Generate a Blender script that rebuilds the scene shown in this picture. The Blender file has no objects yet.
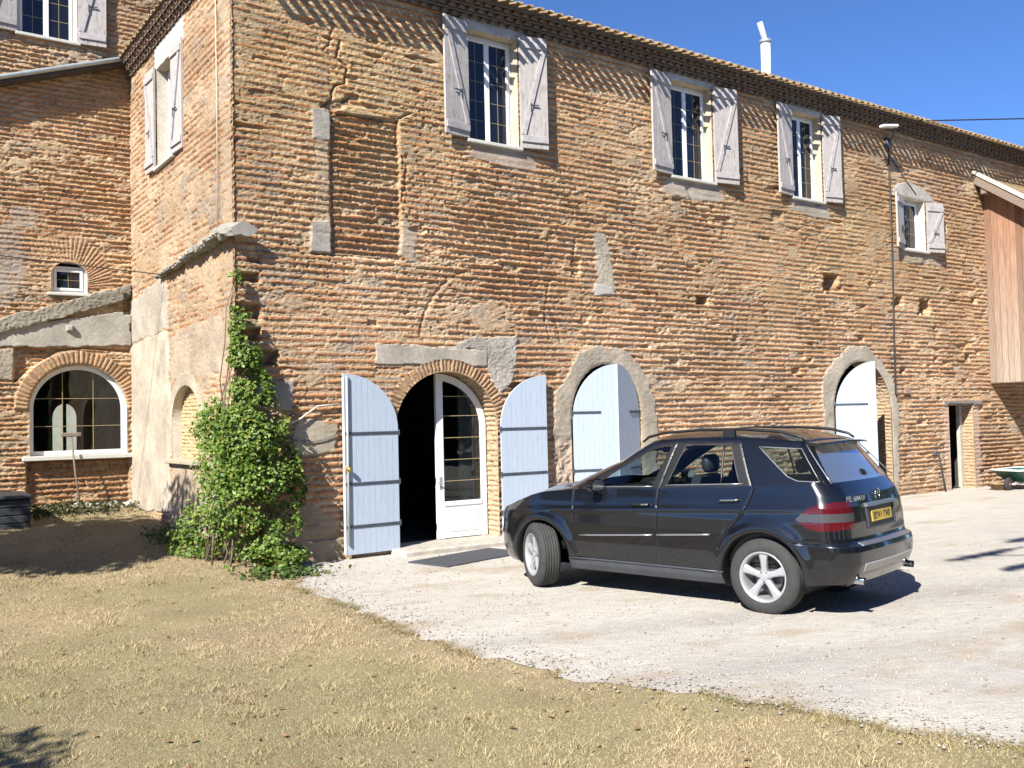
import bpy, bmesh, math, random
import numpy as np
from mathutils import Vector, Matrix
random.seed(7); rng = np.random.default_rng(7)
SC = bpy.context.scene; COL = SC.collection
R = math.radians
ORG = {}
ALB = .82      # one scale on all the base colours

# ------------------------------------------------------------------ objects
def tag(o, label=None, cat=None, group=None, kind=None):
    if label: o['label'] = label
    if cat: o['category'] = cat
    if group: o['group'] = group
    if kind: o['kind'] = kind
    return o
def thing(name, loc, label, cat, group=None, rotz=0.0):
    o = bpy.data.objects.new(name, None); COL.objects.link(o)
    o.location = loc; o.rotation_euler = (0, 0, rotz); o.empty_display_size = .2
    ORG[o] = np.array(loc, float) if rotz == 0 else np.zeros(3)
    return tag(o, label, cat, group)
def mesh_obj(name, V, F, m, parent=None, smooth=False, col=None, org=None):
    """one mesh object; V world coordinates (or local when the parent's ORG is zero)"""
    V = np.asarray(V, np.float32).reshape(-1, 3)
    o3 = np.zeros(3) if org is None else np.asarray(org, float)
    if parent is not None: o3 = ORG.get(parent, np.zeros(3))
    V = V - o3.astype(np.float32)
    me = bpy.data.meshes.new(name)
    if isinstance(F, np.ndarray):
        n, k = F.shape
        me.vertices.add(len(V)); me.vertices.foreach_set('co', V.ravel())
        me.loops.add(n * k); me.loops.foreach_set('vertex_index', F.astype(np.int32).ravel())
        me.polygons.add(n); me.polygons.foreach_set('loop_start', np.arange(0, n * k, k, dtype=np.int32))
        me.update(calc_edges=True)
    else:
        me.from_pydata(V.tolist(), [], F)
    if smooth: me.polygons.foreach_set('use_smooth', np.ones(len(me.polygons), bool))
    if col is not None:
        a = me.attributes.new('Col', 'FLOAT_COLOR', 'POINT')
        c = np.ones((len(V), 4), np.float32); c[:, :3] = np.clip(np.asarray(col) * ALB, 0, 1)
        a.data.foreach_set('color', c.ravel())
    me.materials.append(m); me.validate(); me.update()
    o = bpy.data.objects.new(name, me); COL.objects.link(o)
    if parent is not None: o.parent = parent
    else: o.location = o3
    ORG[o] = o3
    return o
class MB:
    def __init__(s): s.v = []; s.f = []
    def add(s, V, F):
        n = len(s.v); s.v += [tuple(map(float, p)) for p in V]; s.f += [[i + n for i in f] for f in F]; return s
    def box(s, a, b, M=None, ch=0.0):
        x0, y0, z0 = a; x1, y1, z1 = b
        if ch > 0:
            c = min(ch, .45 * abs(x1 - x0), .45 * abs(y1 - y0), .45 * abs(z1 - z0))
            bm = bmesh.new(); bmesh.ops.create_cube(bm, size=1)
            for v in bm.verts:
                v.co = Vector(((x0 + x1) / 2 + v.co.x * (x1 - x0), (y0 + y1) / 2 + v.co.y * (y1 - y0), (z0 + z1) / 2 + v.co.z * (z1 - z0)))
            bmesh.ops.bevel(bm, geom=bm.edges[:], offset=c, segments=1, affect='EDGES', profile=.5)
            bm.verts.index_update()
            V = [v.co.copy() for v in bm.verts]; F = [[v.index for v in f.verts] for f in bm.faces]; bm.free()
        else:
            V = [Vector(p) for p in ((x0, y0, z0), (x1, y0, z0), (x1, y1, z0), (x0, y1, z0), (x0, y0, z1), (x1, y0, z1), (x1, y1, z1), (x0, y1, z1))]
            F = [[0, 3, 2, 1], [4, 5, 6, 7], [0, 1, 5, 4], [1, 2, 6, 5], [2, 3, 7, 6], [3, 0, 4, 7]]
        if M is not None: V = [M @ p for p in V]
        return s.add(V, F)
    def prism(s, poly, y0, y1, M=None, axis='y'):
        """polygon in (x,z) extruded along y (or in (y,z) along x / (x,y) along z)"""
        n = len(poly)
        def P(p, d):
            if axis == 'y': return Vector((p[0], d, p[1]))
            if axis == 'x': return Vector((d, p[0], p[1]))
            return Vector((p[0], p[1], d))
        V = [P(p, y0) for p in poly] + [P(p, y1) for p in poly]
        F = [list(range(n)), list(range(2 * n - 1, n - 1, -1))] + [[i, i + n, (i + 1) % n + n, (i + 1) % n] for i in range(n)]
        if M is not None: V = [M @ p for p in V]
        return s.add(V, F)
    def tube(s, pts, r, n=8, cap=True, M=None):
        pts = [Vector(p) for p in pts]; k = len(pts)
        rs = r if hasattr(r, '__len__') else [r] * k
        V = []; F = []; ref = None
        for i, p in enumerate(pts):
            t = (pts[min(i + 1, k - 1)] - pts[max(i - 1, 0)]).normalized()
            if ref is None: ref = Vector((0, 0, 1)) if abs(t.z) < .9 else Vector((1, 0, 0))
            a = t.cross(ref).normalized(); b = t.cross(a).normalized(); ref = -b if False else ref
            for j in range(n):
                th = 2 * math.pi * j / n
                V.append(p + (a * math.cos(th) + b * math.sin(th)) * rs[i])
        for i in range(k - 1):
            for j in range(n):
                F.append([i * n + j, i * n + (j + 1) % n, (i + 1) * n + (j + 1) % n, (i + 1) * n + j])
        if cap: F += [list(range(n - 1, -1, -1)), list(range((k - 1) * n, k * n))]
        if M is not None: V = [M @ p for p in V]
        return s.add(V, F)
    def lathe(s, prof, n=32, M=None):
        """profile [(r, h)] turned about the local y axis"""
        V = []; F = []; k = len(prof)
        for j in range(n):
            th = 2 * math.pi * j / n
            for r, h in prof: V.append(Vector((r * math.cos(th), h, r * math.sin(th))))
        for j in range(n):
            a = j * k; b = ((j + 1) % n) * k
            for i in range(k - 1): F.append([a + i, a + i + 1, b + i + 1, b + i])
        if M is not None: V = [M @ p for p in V]
        return s.add(V, F)
    def build(s, name, m, parent=None, smooth=False, org=None):
        return mesh_obj(name, np.array(s.v), s.f, m, parent, smooth, org=org)

# ------------------------------------------------------------------ noise
def _h(ix, iy, seed):
    ix = ix.astype(np.int64).astype(np.uint32); iy = iy.astype(np.int64).astype(np.uint32)
    h = ix * np.uint32(374761393) + iy * np.uint32(668265263) + np.uint32((seed * 1442695041 + 12345) & 0xffffffff)
    h = (h ^ (h >> np.uint32(13))) * np.uint32(1274126177)
    h = (h ^ (h >> np.uint32(15))) * np.uint32(2246822519)
    h = h ^ (h >> np.uint32(16))
    return h.astype(np.float64) / 4294967295.0
def hsh(ix, iy=0, seed=0):
    ix = np.asarray(ix); iy = np.broadcast_to(np.asarray(iy), ix.shape)
    return _h(np.floor(ix), np.floor(iy), seed)
def vn(x, y, seed=0):
    x = np.asarray(x, float); y = np.asarray(y, float)
    ix = np.floor(x); iy = np.floor(y); fx = x - ix; fy = y - iy
    fx = fx * fx * (3 - 2 * fx); fy = fy * fy * (3 - 2 * fy)
    a = _h(ix, iy, seed); b = _h(ix + 1, iy, seed); c = _h(ix, iy + 1, seed); d = _h(ix + 1, iy + 1, seed)
    return (a * (1 - fx) + b * fx) * (1 - fy) + (c * (1 - fx) + d * fx) * fy
def fbm(x, y, seed=0, o=4):
    r = 0; a = .5; t = 0
    for i in range(o):
        r = r + a * vn(x * 2 ** i + 17.3 * i, y * 2 ** i - 9.1 * i, seed + i); t += a; a *= .5
    return r / t
def sst(a, b, x):
    t = np.clip((x - a) / (b - a), 0, 1); return t * t * (3 - 2 * t)
def mix(a, b, t): return a * (1 - t) + b * t

def poly_sd(poly, X, Y, margin=.4):
    """signed distance (negative inside) and nearest boundary point, exact near the polygon"""
    P = np.asarray(poly, float); Q = np.roll(P, -1, 0)
    sd = np.full(X.shape, 9.0); nx = X.copy(); ny = Y.copy()
    lo = P.min(0) - margin; hi = P.max(0) + margin
    m = (X > lo[0]) & (X < hi[0]) & (Y > lo[1]) & (Y < hi[1])
    x = X[m]; y = Y[m]
    if x.size == 0: return sd, nx, ny
    best = np.full(x.shape, 1e9); bx = x.copy(); by = y.copy(); ins = np.zeros(x.shape, bool)
    for (ax, ay), (cx, cy) in zip(P, Q):
        ex, ey = cx - ax, cy - ay; L = ex * ex + ey * ey
        if L < 1e-12: continue
        t = np.clip(((x - ax) * ex + (y - ay) * ey) / L, 0, 1)
        px = ax + t * ex; py = ay + t * ey; d = (x - px) ** 2 + (y - py) ** 2
        k = d < best; best[k] = d[k]; bx[k] = px[k]; by[k] = py[k]
        c = (ay > y) != (cy > y)
        with np.errstate(divide='ignore', invalid='ignore'):
            ins ^= c & (x < (cx - ax) * (y - ay) / (cy - ay if cy != ay else 1e-12) + ax)
    s = np.sqrt(best); sd[m] = np.where(ins, -s, s); nx[m] = bx; ny[m] = by
    return sd, nx, ny
def line_d(pts, X, Y):
    d = np.full(X.shape, 9.0)
    for (ax, ay), (cx, cy) in zip(pts[:-1], pts[1:]):
        ex, ey = cx - ax, cy - ay; L = ex * ex + ey * ey
        t = np.clip(((X - ax) * ex + (Y - ay) * ey) / L, 0, 1)
        d = np.minimum(d, np.hypot(X - ax - t * ex, Y - ay - t * ey))
    return d
def rect(x0, x1, z0, z1): return [(x0, z0), (x1, z0), (x1, z1), (x0, z1)]
def arch(x0, x1, z0, zs, zt, n=28):
    c = (x0 + x1) / 2; a = (x1 - x0) / 2
    return [(x0, z0), (x1, z0)] + [(c + a * math.cos(t), zs + (zt - zs) * math.sin(t)) for t in np.linspace(0, math.pi, n)]
def ring(x0, x1, zs, zt, th, n=28, leg=0.0):
    """arch band round an opening's head"""
    c = (x0 + x1) / 2; a = (x1 - x0) / 2
    o = [(c + (a + th) * math.cos(t), zs + (zt - zs + th) * math.sin(t)) for t in np.linspace(0, math.pi, n)]
    i = [(c + a * math.cos(t), zs + (zt - zs) * math.sin(t)) for t in np.linspace(math.pi, 0, n)]
    if leg > 0:
        return [(c + a + th, zs - leg)] + o + [(c - a - th, zs - leg), (c - a, zs - leg)] + i + [(c + a, zs - leg)]
    return o + i

# ------------------------------------------------------------------ materials
MATS = {}
def N(nt, t, **kw):
    n = nt.nodes.new(t)
    for k, v in kw.items(): setattr(n, k, v)
    return n
def mat(name, c=(.5, .5, .5), rough=.6, metal=0., var=.15, scale=6., bump=.0, bscale=60., attr=False, spec=.5, coat=0., c2=None, stretch=(1, 1, 1), detail=6., wear=None):
    if name in MATS: return MATS[name]
    c = tuple(x * ALB for x in c); c2 = c2 and tuple(x * ALB for x in c2)
    m = bpy.data.materials.new(name); m.use_nodes = True; nt = m.node_tree; L = nt.links
    b = nt.nodes['Principled BSDF']
    b.inputs['Roughness'].default_value = rough; b.inputs['Metallic'].default_value = metal
    b.inputs['Specular IOR Level'].default_value = spec
    if coat: b.inputs['Coat Weight'].default_value = coat; b.inputs['Coat Roughness'].default_value = .04
    tc = N(nt, 'ShaderNodeTexCoord'); mp = N(nt, 'ShaderNodeMapping'); mp.inputs['Scale'].default_value = stretch
    L.new(tc.outputs['Object'], mp.inputs['Vector'])
    no = N(nt, 'ShaderNodeTexNoise'); no.inputs['Scale'].default_value = scale; no.inputs['Detail'].default_value = detail; no.inputs['Roughness'].default_value = .65
    L.new(mp.outputs['Vector'], no.inputs['Vector'])
    ramp = N(nt, 'ShaderNodeMapRange'); ramp.inputs['From Min'].default_value = .3; ramp.inputs['From Max'].default_value = .7
    L.new(no.outputs['Fac'], ramp.inputs['Value'])
    mx = N(nt, 'ShaderNodeMix', data_type='RGBA')
    L.new(ramp.outputs['Result'], mx.inputs['Factor'])
    if attr:
        at = N(nt, 'ShaderNodeAttribute', attribute_name='Col')
        lo = N(nt, 'ShaderNodeMix', data_type='RGBA', blend_type='MULTIPLY'); lo.inputs['Factor'].default_value = 1
        hi = N(nt, 'ShaderNodeMix', data_type='RGBA', blend_type='MULTIPLY'); hi.inputs['Factor'].default_value = 1
        L.new(at.outputs['Color'], lo.inputs['A']); L.new(at.outputs['Color'], hi.inputs['A'])
        lo.inputs['B'].default_value = (1 - var,) * 3 + (1,); hi.inputs['B'].default_value = (1 + var,) * 3 + (1,)
        L.new(lo.outputs['Result'], mx.inputs['A']); L.new(hi.outputs['Result'], mx.inputs['B'])
    else:
        c2 = c2 or tuple(min(1, x * (1 + var)) for x in c)
        c1 = c if c2 is None else tuple(x * (1 - var) for x in c)
        mx.inputs['A'].default_value = c1 + (1,); mx.inputs['B'].default_value = c2 + (1,)
    if wear:
        n3 = N(nt, 'ShaderNodeTexNoise'); n3.inputs['Scale'].default_value = 11; n3.inputs['Detail'].default_value = 9; n3.inputs['Roughness'].default_value = .7
        m3 = N(nt, 'ShaderNodeMapping'); m3.inputs['Scale'].default_value = (1.6, 1.6, .5); L.new(tc.outputs['Object'], m3.inputs['Vector']); L.new(m3.outputs['Vector'], n3.inputs['Vector'])
        r3 = N(nt, 'ShaderNodeMapRange'); r3.inputs['From Min'].default_value = wear[1]; r3.inputs['From Max'].default_value = wear[1] + .07; r3.inputs['To Max'].default_value = wear[2]; L.new(n3.outputs['Fac'], r3.inputs['Value'])
        x3 = N(nt, 'ShaderNodeMix', data_type='RGBA'); L.new(r3.outputs['Result'], x3.inputs['Factor']); L.new(mx.outputs['Result'], x3.inputs['A']); x3.inputs['B'].default_value = tuple(wear[0]) + (1,); mx = x3
    L.new(mx.outputs['Result'], b.inputs['Base Color'])
    if bump > 0:
        n2 = N(nt, 'ShaderNodeTexNoise'); n2.inputs['Scale'].default_value = bscale; n2.inputs['Detail'].default_value = 5
        L.new(mp.outputs['Vector'], n2.inputs['Vector'])
        bp = N(nt, 'ShaderNodeBump'); bp.inputs['Strength'].default_value = min(1, bump * 10); bp.inputs['Distance'].default_value = bump * .1
        L.new(n2.outputs['Fac'], bp.inputs['Height']); L.new(bp.outputs['Normal'], b.inputs['Normal'])
    MATS[name] = m; return m
def glass_mat(name, tint=(.75, .8, .82), rough=.0, fres=1.5, grey_refl=0.):
    if name in MATS: return MATS[name]
    m = bpy.data.materials.new(name); m.use_nodes = True; nt = m.node_tree; nt.nodes.clear(); L = nt.links
    o = N(nt, 'ShaderNodeOutputMaterial'); mxx = N(nt, 'ShaderNodeMixShader')
    t = N(nt, 'ShaderNodeBsdfTransparent'); t.inputs['Color'].default_value = tint + (1,)
    g = N(nt, 'ShaderNodeBsdfGlossy'); g.inputs['Roughness'].default_value = .015
    f = N(nt, 'ShaderNodeFresnel'); f.inputs['IOR'].default_value = fres
    # a slightly wavy sheet
    tc = N(nt, 'ShaderNodeTexCoord'); no = N(nt, 'ShaderNodeTexNoise'); no.inputs['Scale'].default_value = 3
    bp = N(nt, 'ShaderNodeBump'); bp.inputs['Strength'].default_value = .08; bp.inputs['Distance'].default_value = .01
    L.new(tc.outputs['Object'], no.inputs['Vector']); L.new(no.outputs['Fac'], bp.inputs['Height'])
    L.new(bp.outputs['Normal'], g.inputs['Normal'])
    L.new(f.outputs['Fac'], mxx.inputs['Fac']); L.new(t.outputs['BSDF'], mxx.inputs[1]); L.new(g.outputs['BSDF'], mxx.inputs[2])
    sh = mxx.outputs['Shader']
    if grey_refl:
        d = N(nt, 'ShaderNodeBsdfDiffuse'); d.inputs['Color'].default_value = (.17, .18, .18, 1); m2 = N(nt, 'ShaderNodeMixShader'); m2.inputs['Fac'].default_value = grey_refl  # flat grey mixed over the glass imitates a dull reflection
        L.new(sh, m2.inputs[1]); L.new(d.outputs['BSDF'], m2.inputs[2]); sh = m2.outputs['Shader']
    L.new(sh, o.inputs['Surface'])
    MATS[name] = m; return m

masonry_m = mat('masonry', attr=True, rough=.93, var=.22, scale=38, bump=.03, bscale=130, spec=.15)
cement_m = mat('cement', attr=True, rough=.95, var=.14, scale=9, bump=.03, bscale=55, spec=.1)
tile_m = mat('terracotta', (.30, .18, .10), .9, var=.5, scale=7, bump=.03, bscale=40, spec=.1, c2=(.44, .33, .19))
mortar_m = mat('lime_mortar', (.42, .36, .27), .95, var=.2, scale=14, bump=.05, bscale=60, spec=.1)
white_m = mat('white_pvc', (.80, .80, .80), .35, var=.04, scale=3)
sill_m = mat('sill_stone', (.56, .56, .50), .7, var=.12, scale=12)
lilac_m = mat('weathered_shutter_paint', (.42, .39, .37), .8, var=.22, scale=10, bump=.02, bscale=60, stretch=(6, 6, .6), wear=((.20, .165, .14), .555, .75))
lilac_dk = mat('weathered_batten', (.40, .375, .37), .8, var=.25, scale=10, bump=.02, bscale=60)
blue_m = mat('pale_blue_paint', (.44, .52, .62), .6, var=.10, scale=9, bump=.01, bscale=50, stretch=(7, 7, .5), wear=((.30, .32, .33), .60, .6))
iron_m = mat('painted_iron', (.055, .07, .09), .5, var=.2)
greyiron_m = mat('grey_green_rod', (.42, .44, .38), .5, var=.2)
brass_m = mat('brass_knob', (.55, .42, .15), .35, metal=.8)
gold_m = mat('gilt_glazing_bar', (.34, .28, .15), .4, var=.1)
wood_m = mat('weathered_timber', (.22, .17, .13), .85, var=.3, scale=8, bump=.05, bscale=40, stretch=(1, 1, 6))
board_m = mat('oak_boards', (.22, .125, .08), .85, var=.35, scale=5, bump=.05, bscale=30, stretch=(8, 8, .5), c2=(.32, .215, .15))
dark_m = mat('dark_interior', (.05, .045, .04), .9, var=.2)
glass_dark = mat('window_glass', (.010, .012, .018), .02, var=.1, scale=2, spec=.6)
glass_clear = glass_mat('clear_glass', (.80, .84, .84))
zinc_m = mat('zinc', (.45, .50, .50), .45, metal=.5, var=.15, scale=8)
cable_m = mat('black_cable', (.03, .03, .035), .6)
# ------------------------------------------------------------------ the setting
def terrain(x, y):
    x = np.asarray(x, float); y = np.asarray(y, float)
    z = .60 * np.clip((y + 1.6) / 7.3, 0, 1) ** 1.15 * (1 - sst(-.2, .9, x))
    z = z - .05 * sst(-6.5, -2., y) * sst(-.5, 1.5, x)
    z = z + .035 * (fbm(x * .45, y * .45, 3) - .5) * (1 - sst(.0, 2., x) * .5)
    return z
def edge_x(y):
    ys = [-40, -20, -14, -11.5, -10.45, -9.8, -9.3, -8.5, -8.1, -7.4, -6.4, -5.1, -3.6, -2.1, -1.2, .1, 1]
    xs = [6., 5.0, 2.9, 1.65, 1.19, .90, .80, .5, .25, .05, -.15, -.15, .0, .05, .40, 1.1, 1.4]
    return np.interp(y, ys, xs)
gx = np.concatenate([-np.geomspace(400, 9, 22), np.linspace(-8.5, 26, 231), np.geomspace(27, 420, 22)])
gy = np.concatenate([-np.geomspace(400, 15, 20), np.linspace(-14.5, 8, 151), np.geomspace(9, 420, 22)])
X, Y = np.meshgrid(gx, gy); Z = terrain(X, Y)
nx, ny = len(gx), len(gy)
idx = np.arange(nx * ny).reshape(ny, nx)
F = np.stack([idx[:-1, :-1], idx[:-1, 1:], idx[1:, 1:], idx[1:, :-1]], -1).reshape(-1, 4)
def lawn_tint(x, y):
    g = sst(.42, .66, fbm(x * .8, y * .8, 11)) * .42 + sst(-2.0, -5.0, x + .25 * y + 1.) * .25
    g = g + .35 * sst(-8.2, -10.0, y - .55 * (x - 1)) * sst(-1.5, 1., x)
    return np.clip(g, 0, 1)
G = lawn_tint(X, Y); B = fbm(X * 2.2, Y * 2.2, 21)
colr = mix(np.array([.375, .30, .18]), np.array([.25, .235, .12]), G[..., None]) * (.8 + .4 * B[..., None])
bare = sst(.56, .7, fbm(X * .7 + 3, Y * 1.3, 31))[..., None]
colr = mix(colr, np.array([.30, .235, .155]), bare * .6)
lawn_m = mat('dry_turf', attr=True, rough=.95, var=.45, scale=70, bump=.2, bscale=110, spec=.05)
o = mesh_obj('ground', np.stack([X, Y, Z], -1).reshape(-1, 3), F, lawn_m, None, True, colr.reshape(-1, 3)); tag(o, kind='structure')

# gravel yard, a sheet with a ragged edge a little above the soil
yy = np.concatenate([np.linspace(-40, -14, 14), np.linspace(-13.8, .3, 283)])
tt = np.concatenate([np.linspace(0, .35, 100) , np.linspace(.36, 1, 60)])
YY, TT = np.meshgrid(yy, tt, indexing='ij')
rag = .12 * (fbm(YY * 2.5, YY * 0, 41) - .5) * 2 + .07 * (vn(YY * 9, YY * 0, 42) - .5) * 2
EX = edge_x(YY) + rag
XX = EX + TT ** 1.3 * (34 - EX)
ZZ = terrain(XX, YY) + .006 + .012 * sst(0, .06, TT) + .010 * (fbm(XX * 3, YY * 3, 43) - .5)
i2 = np.arange(XX.size).reshape(XX.shape)
F = np.stack([i2[:-1, :-1], i2[:-1, 1:], i2[1:, 1:], i2[1:, :-1]], -1).reshape(-1, 4)[:, ::-1].copy()
pz = fbm(XX * .8, YY * .8, 44); p2 = sst(.5, .72, fbm(XX * 1.1, YY * 2.3 + XX * .3, 45))
gc = mix(np.array([.455, .425, .375]), np.array([.535, .505, .45]), pz[..., None])
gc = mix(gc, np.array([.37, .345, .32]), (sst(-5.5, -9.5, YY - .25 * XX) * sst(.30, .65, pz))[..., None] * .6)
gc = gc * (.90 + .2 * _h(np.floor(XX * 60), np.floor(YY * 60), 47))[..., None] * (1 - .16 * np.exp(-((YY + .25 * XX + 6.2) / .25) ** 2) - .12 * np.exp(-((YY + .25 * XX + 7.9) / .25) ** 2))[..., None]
gc = mix(gc, np.array([.35, .27, .18]), p2[..., None] * .55 * sst(.45, .7, fbm(XX * 2, YY * 2, 46))[..., None])
def gravel_mat():
    m = mat('pale_gravel', attr=True, rough=.97, var=.22, scale=60, spec=.05)
    nt = m.node_tree; L = nt.links; b = nt.nodes['Principled BSDF']
    tc = N(nt, 'ShaderNodeTexCoord'); vo = N(nt, 'ShaderNodeTexVoronoi'); vo.inputs['Scale'].default_value = 55
    L.new(tc.outputs['Object'], vo.inputs['Vector'])
    no = N(nt, 'ShaderNodeTexNoise'); no.inputs['Scale'].default_value = 30; no.inputs['Detail'].default_value = 8; L.new(tc.outputs['Object'], no.inputs['Vector'])
    ad = N(nt, 'ShaderNodeMath', operation='ADD'); L.new(vo.outputs['Distance'], ad.inputs[0]); L.new(no.outputs['Fac'], ad.inputs[1])
    bp = N(nt, 'ShaderNodeBump'); bp.inputs['Strength'].default_value = .55; bp.inputs['Distance'].default_value = .012
    L.new(ad.outputs[0], bp.inputs['Height']); L.new(bp.outputs['Normal'], b.inputs['Normal'])
    return m
gravel_m = gravel_mat()
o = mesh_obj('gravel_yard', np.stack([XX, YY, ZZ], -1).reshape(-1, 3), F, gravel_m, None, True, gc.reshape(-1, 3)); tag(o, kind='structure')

def scatter_shapes(name, P, S, rot, base_v, base_f, colv, m, tilt=None):
    """many small copies of a shape as one mesh"""
    n = len(P); bv = np.asarray(base_v, float); k = len(bv)
    c, s = np.cos(rot), np.sin(rot)
    V = bv[None] * S[:, None, :]
    if tilt is not None:
        V[..., 0] += V[..., 2] * tilt[:, None, 0]; V[..., 1] += V[..., 2] * tilt[:, None, 1]
    x = V[..., 0] * c[:, None] - V[..., 1] * s[:, None]; y = V[..., 0] * s[:, None] + V[..., 1] * c[:, None]
    V = np.stack([x, y, V[..., 2]], -1) + P[:, None, :]
    bf = np.asarray(base_f); F = (bf[None] + (np.arange(n) * k)[:, None, None]).reshape(-1, bf.shape[1])
    return mesh_obj(name, V.reshape(-1, 3), F, m, None, False, np.repeat(colv, k, 0))
# loose stones on the yard
n = 30000
py = -11.3 + 11. * rng.random(n) ** 1.15; px = edge_x(py) + .02 + 9.5 * rng.random(n) ** 1.3; spill = rng.random(n) < .035; px = np.where(spill, edge_x(py) - .45 * rng.random(n) ** 2, px)
sz = .004 + .014 * rng.random(n) ** 4
P = np.stack([px, py, terrain(px, py) + .018], -1)
S = np.stack([sz * (.8 + .6 * rng.random(n)), sz, sz * (.5 + .4 * rng.random(n))], -1)
oct_v = [(1, 0, 0), (.3, .9, .1), (-.8, .5, 0), (-.7, -.6, .1), (.4, -.9, 0), (.1, 0, .9), (0, .1, -.6)]
oct_f = [(0, 1, 5), (1, 2, 5), (2, 3, 5), (3, 4, 5), (4, 0, 5), (1, 0, 6), (2, 1, 6), (3, 2, 6), (4, 3, 6), (0, 4, 6)]
cc = mix(np.array([.32, .295, .265]), np.array([.45, .415, .37]), rng.random((n, 1))); dk = rng.random(n) < .16; cc[dk] = np.array([.24, .20, .165]) * (.7 + .6 * rng.random((dk.sum(), 1)))
stone_m = mat('stone_chips', attr=True, rough=.95, var=.15, scale=30, spec=.05)
o = scatter_shapes('gravel_stones', P, S, rng.random(n) * 6.28, oct_v, oct_f, cc, stone_m); tag(o, kind='stuff')
tag(o, 'loose pale stones scattered over the gravel yard', 'gravel')

# short dry grass
def blades(n, fx, fy, hmin, hmax, keep, green=0., w=.0045):
    x = fx(n); y = fy(n); k = keep(x, y); x = x[k]; y = y[k]; n = len(x)
    g = np.clip(lawn_tint(x, y) + green + .25 * (rng.random(n) - .5), 0, 1)
    h = (hmin + (hmax - hmin) * rng.random(n) ** 1.6) * (.35 + 1.1 * fbm(x * 1.7, y * 1.7, 51)) * (.7 + .9 * sst(.55, .8, vn(x * 7, y * 7, 52)))
    c = mix(np.array([.52, .42, .255]), np.array([.30, .285, .13]), g[:, None]) * (.65 + .6 * rng.random((n, 1)))
    z = terrain(x, y)
    return np.stack([x, y, z - .004], -1), h, c
BV = [(-1, 0, 0), (1, 0, 0), (0, .0, 1)]; BF = [(0, 1, 2)]
parts = []
Pa, ha, ca = blades(430000, lambda n: -5.6 + 7.2 * rng.random(n), lambda n: -11.5 + 12.0 * rng.random(n) ** 1.35, .012, .036,
    lambda x, y: (x < edge_x(y) + .10 * (fbm(y * 2.5, y * 0, 41) - .5) * 2 + .05) & (fbm(x * 2.6, y * 2.6, 61) > .14 + .24 * rng.random(len(x))))
parts.append((Pa, ha, ca))
Pb, hb, cb = blades(70000, lambda n: -4.6 + 4.9 * rng.random(n), lambda n: -1. + 6.8 * rng.random(n), .02, .055, lambda x, y: (x < -.02) | (y < 0), .1)
parts.append((Pb, hb, cb))
# taller ragged tufts along the edge of the gravel
ye = lambda n: -11.2 + 9.6 * rng.random(n)
yv = ye(9000); xe = edge_x(yv) + .12 * (fbm(yv * 2.5, yv * 0, 41) - .5) * 2 + .07 * (vn(yv * 9, yv * 0, 42) - .5) * 2 + .05 * rng.standard_normal(9000) - .02
kk = vn(yv * 3, yv * 0, 71) > .3; xe = xe[kk]; yv = yv[kk]
ce = mix(np.array([.36, .27, .14]), np.array([.20, .20, .08]), rng.random((len(xe), 1)) * np.clip(lawn_tint(xe, yv) + .45, 0, 1)[:, None]) * (.6 + .5 * rng.random((len(xe), 1)))
parts.append((np.stack([xe, yv, terrain(xe, yv) - .004], -1), .02 + .04 * rng.random(len(xe)), ce))
P = np.concatenate([p[0] for p in parts]); H = np.concatenate([p[1] for p in parts]); C = np.concatenate([p[2] for p in parts])
n = len(P)
S = np.stack([.0018 + .0022 * rng.random(n), np.ones(n), H], -1)
grass_m = mat('dry_grass_blades', attr=True, rough=.85, var=.1, scale=20, spec=.1)
o = scatter_shapes('grass', P, S, rng.random(n) * 6.28, BV, BF, C, grass_m, tilt=.75 * rng.standard_normal((n, 2)))
tag(o, 'short sun-dried grass of the lawn left of the gravel', 'grass', kind='stuff')
# fallen leaves
n = 420
x = -5 + 6. * rng.random(n); y = -10.5 + 11.5 * rng.random(n); k = x < edge_x(y) + .6 * rng.random(n) ** 3; x = x[k]; y = y[k]; n = len(x)
LV = [(-1, 0, 0), (-.3, -.5, .2), (.5, -.45, .35), (1.1, 0, .1), (.5, .45, .35), (-.3, .5, .2)]; LF = [(0, 1, 4, 5), (1, 2, 3, 4)]
sz = .012 + .022 * rng.random(n); S = np.stack([sz, sz * (.7 + .5 * rng.random(n)), sz * (.5 + rng.random(n))], -1)
cl = mix(np.array([.26, .13, .06]), np.array([.36, .22, .10]), rng.random((n, 1)))
leaf_m = mat('dead_leaves', attr=True, rough=.8, var=.2, scale=30)
o = scatter_shapes('fallen_leaves', np.stack([x, y, terrain(x, y) + .018], -1), S, rng.random(n) * 6.28, LV, LF, cl, leaf_m)
tag(o, 'small brown leaves fallen on the dry lawn', 'leaves', kind='stuff')
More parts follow.
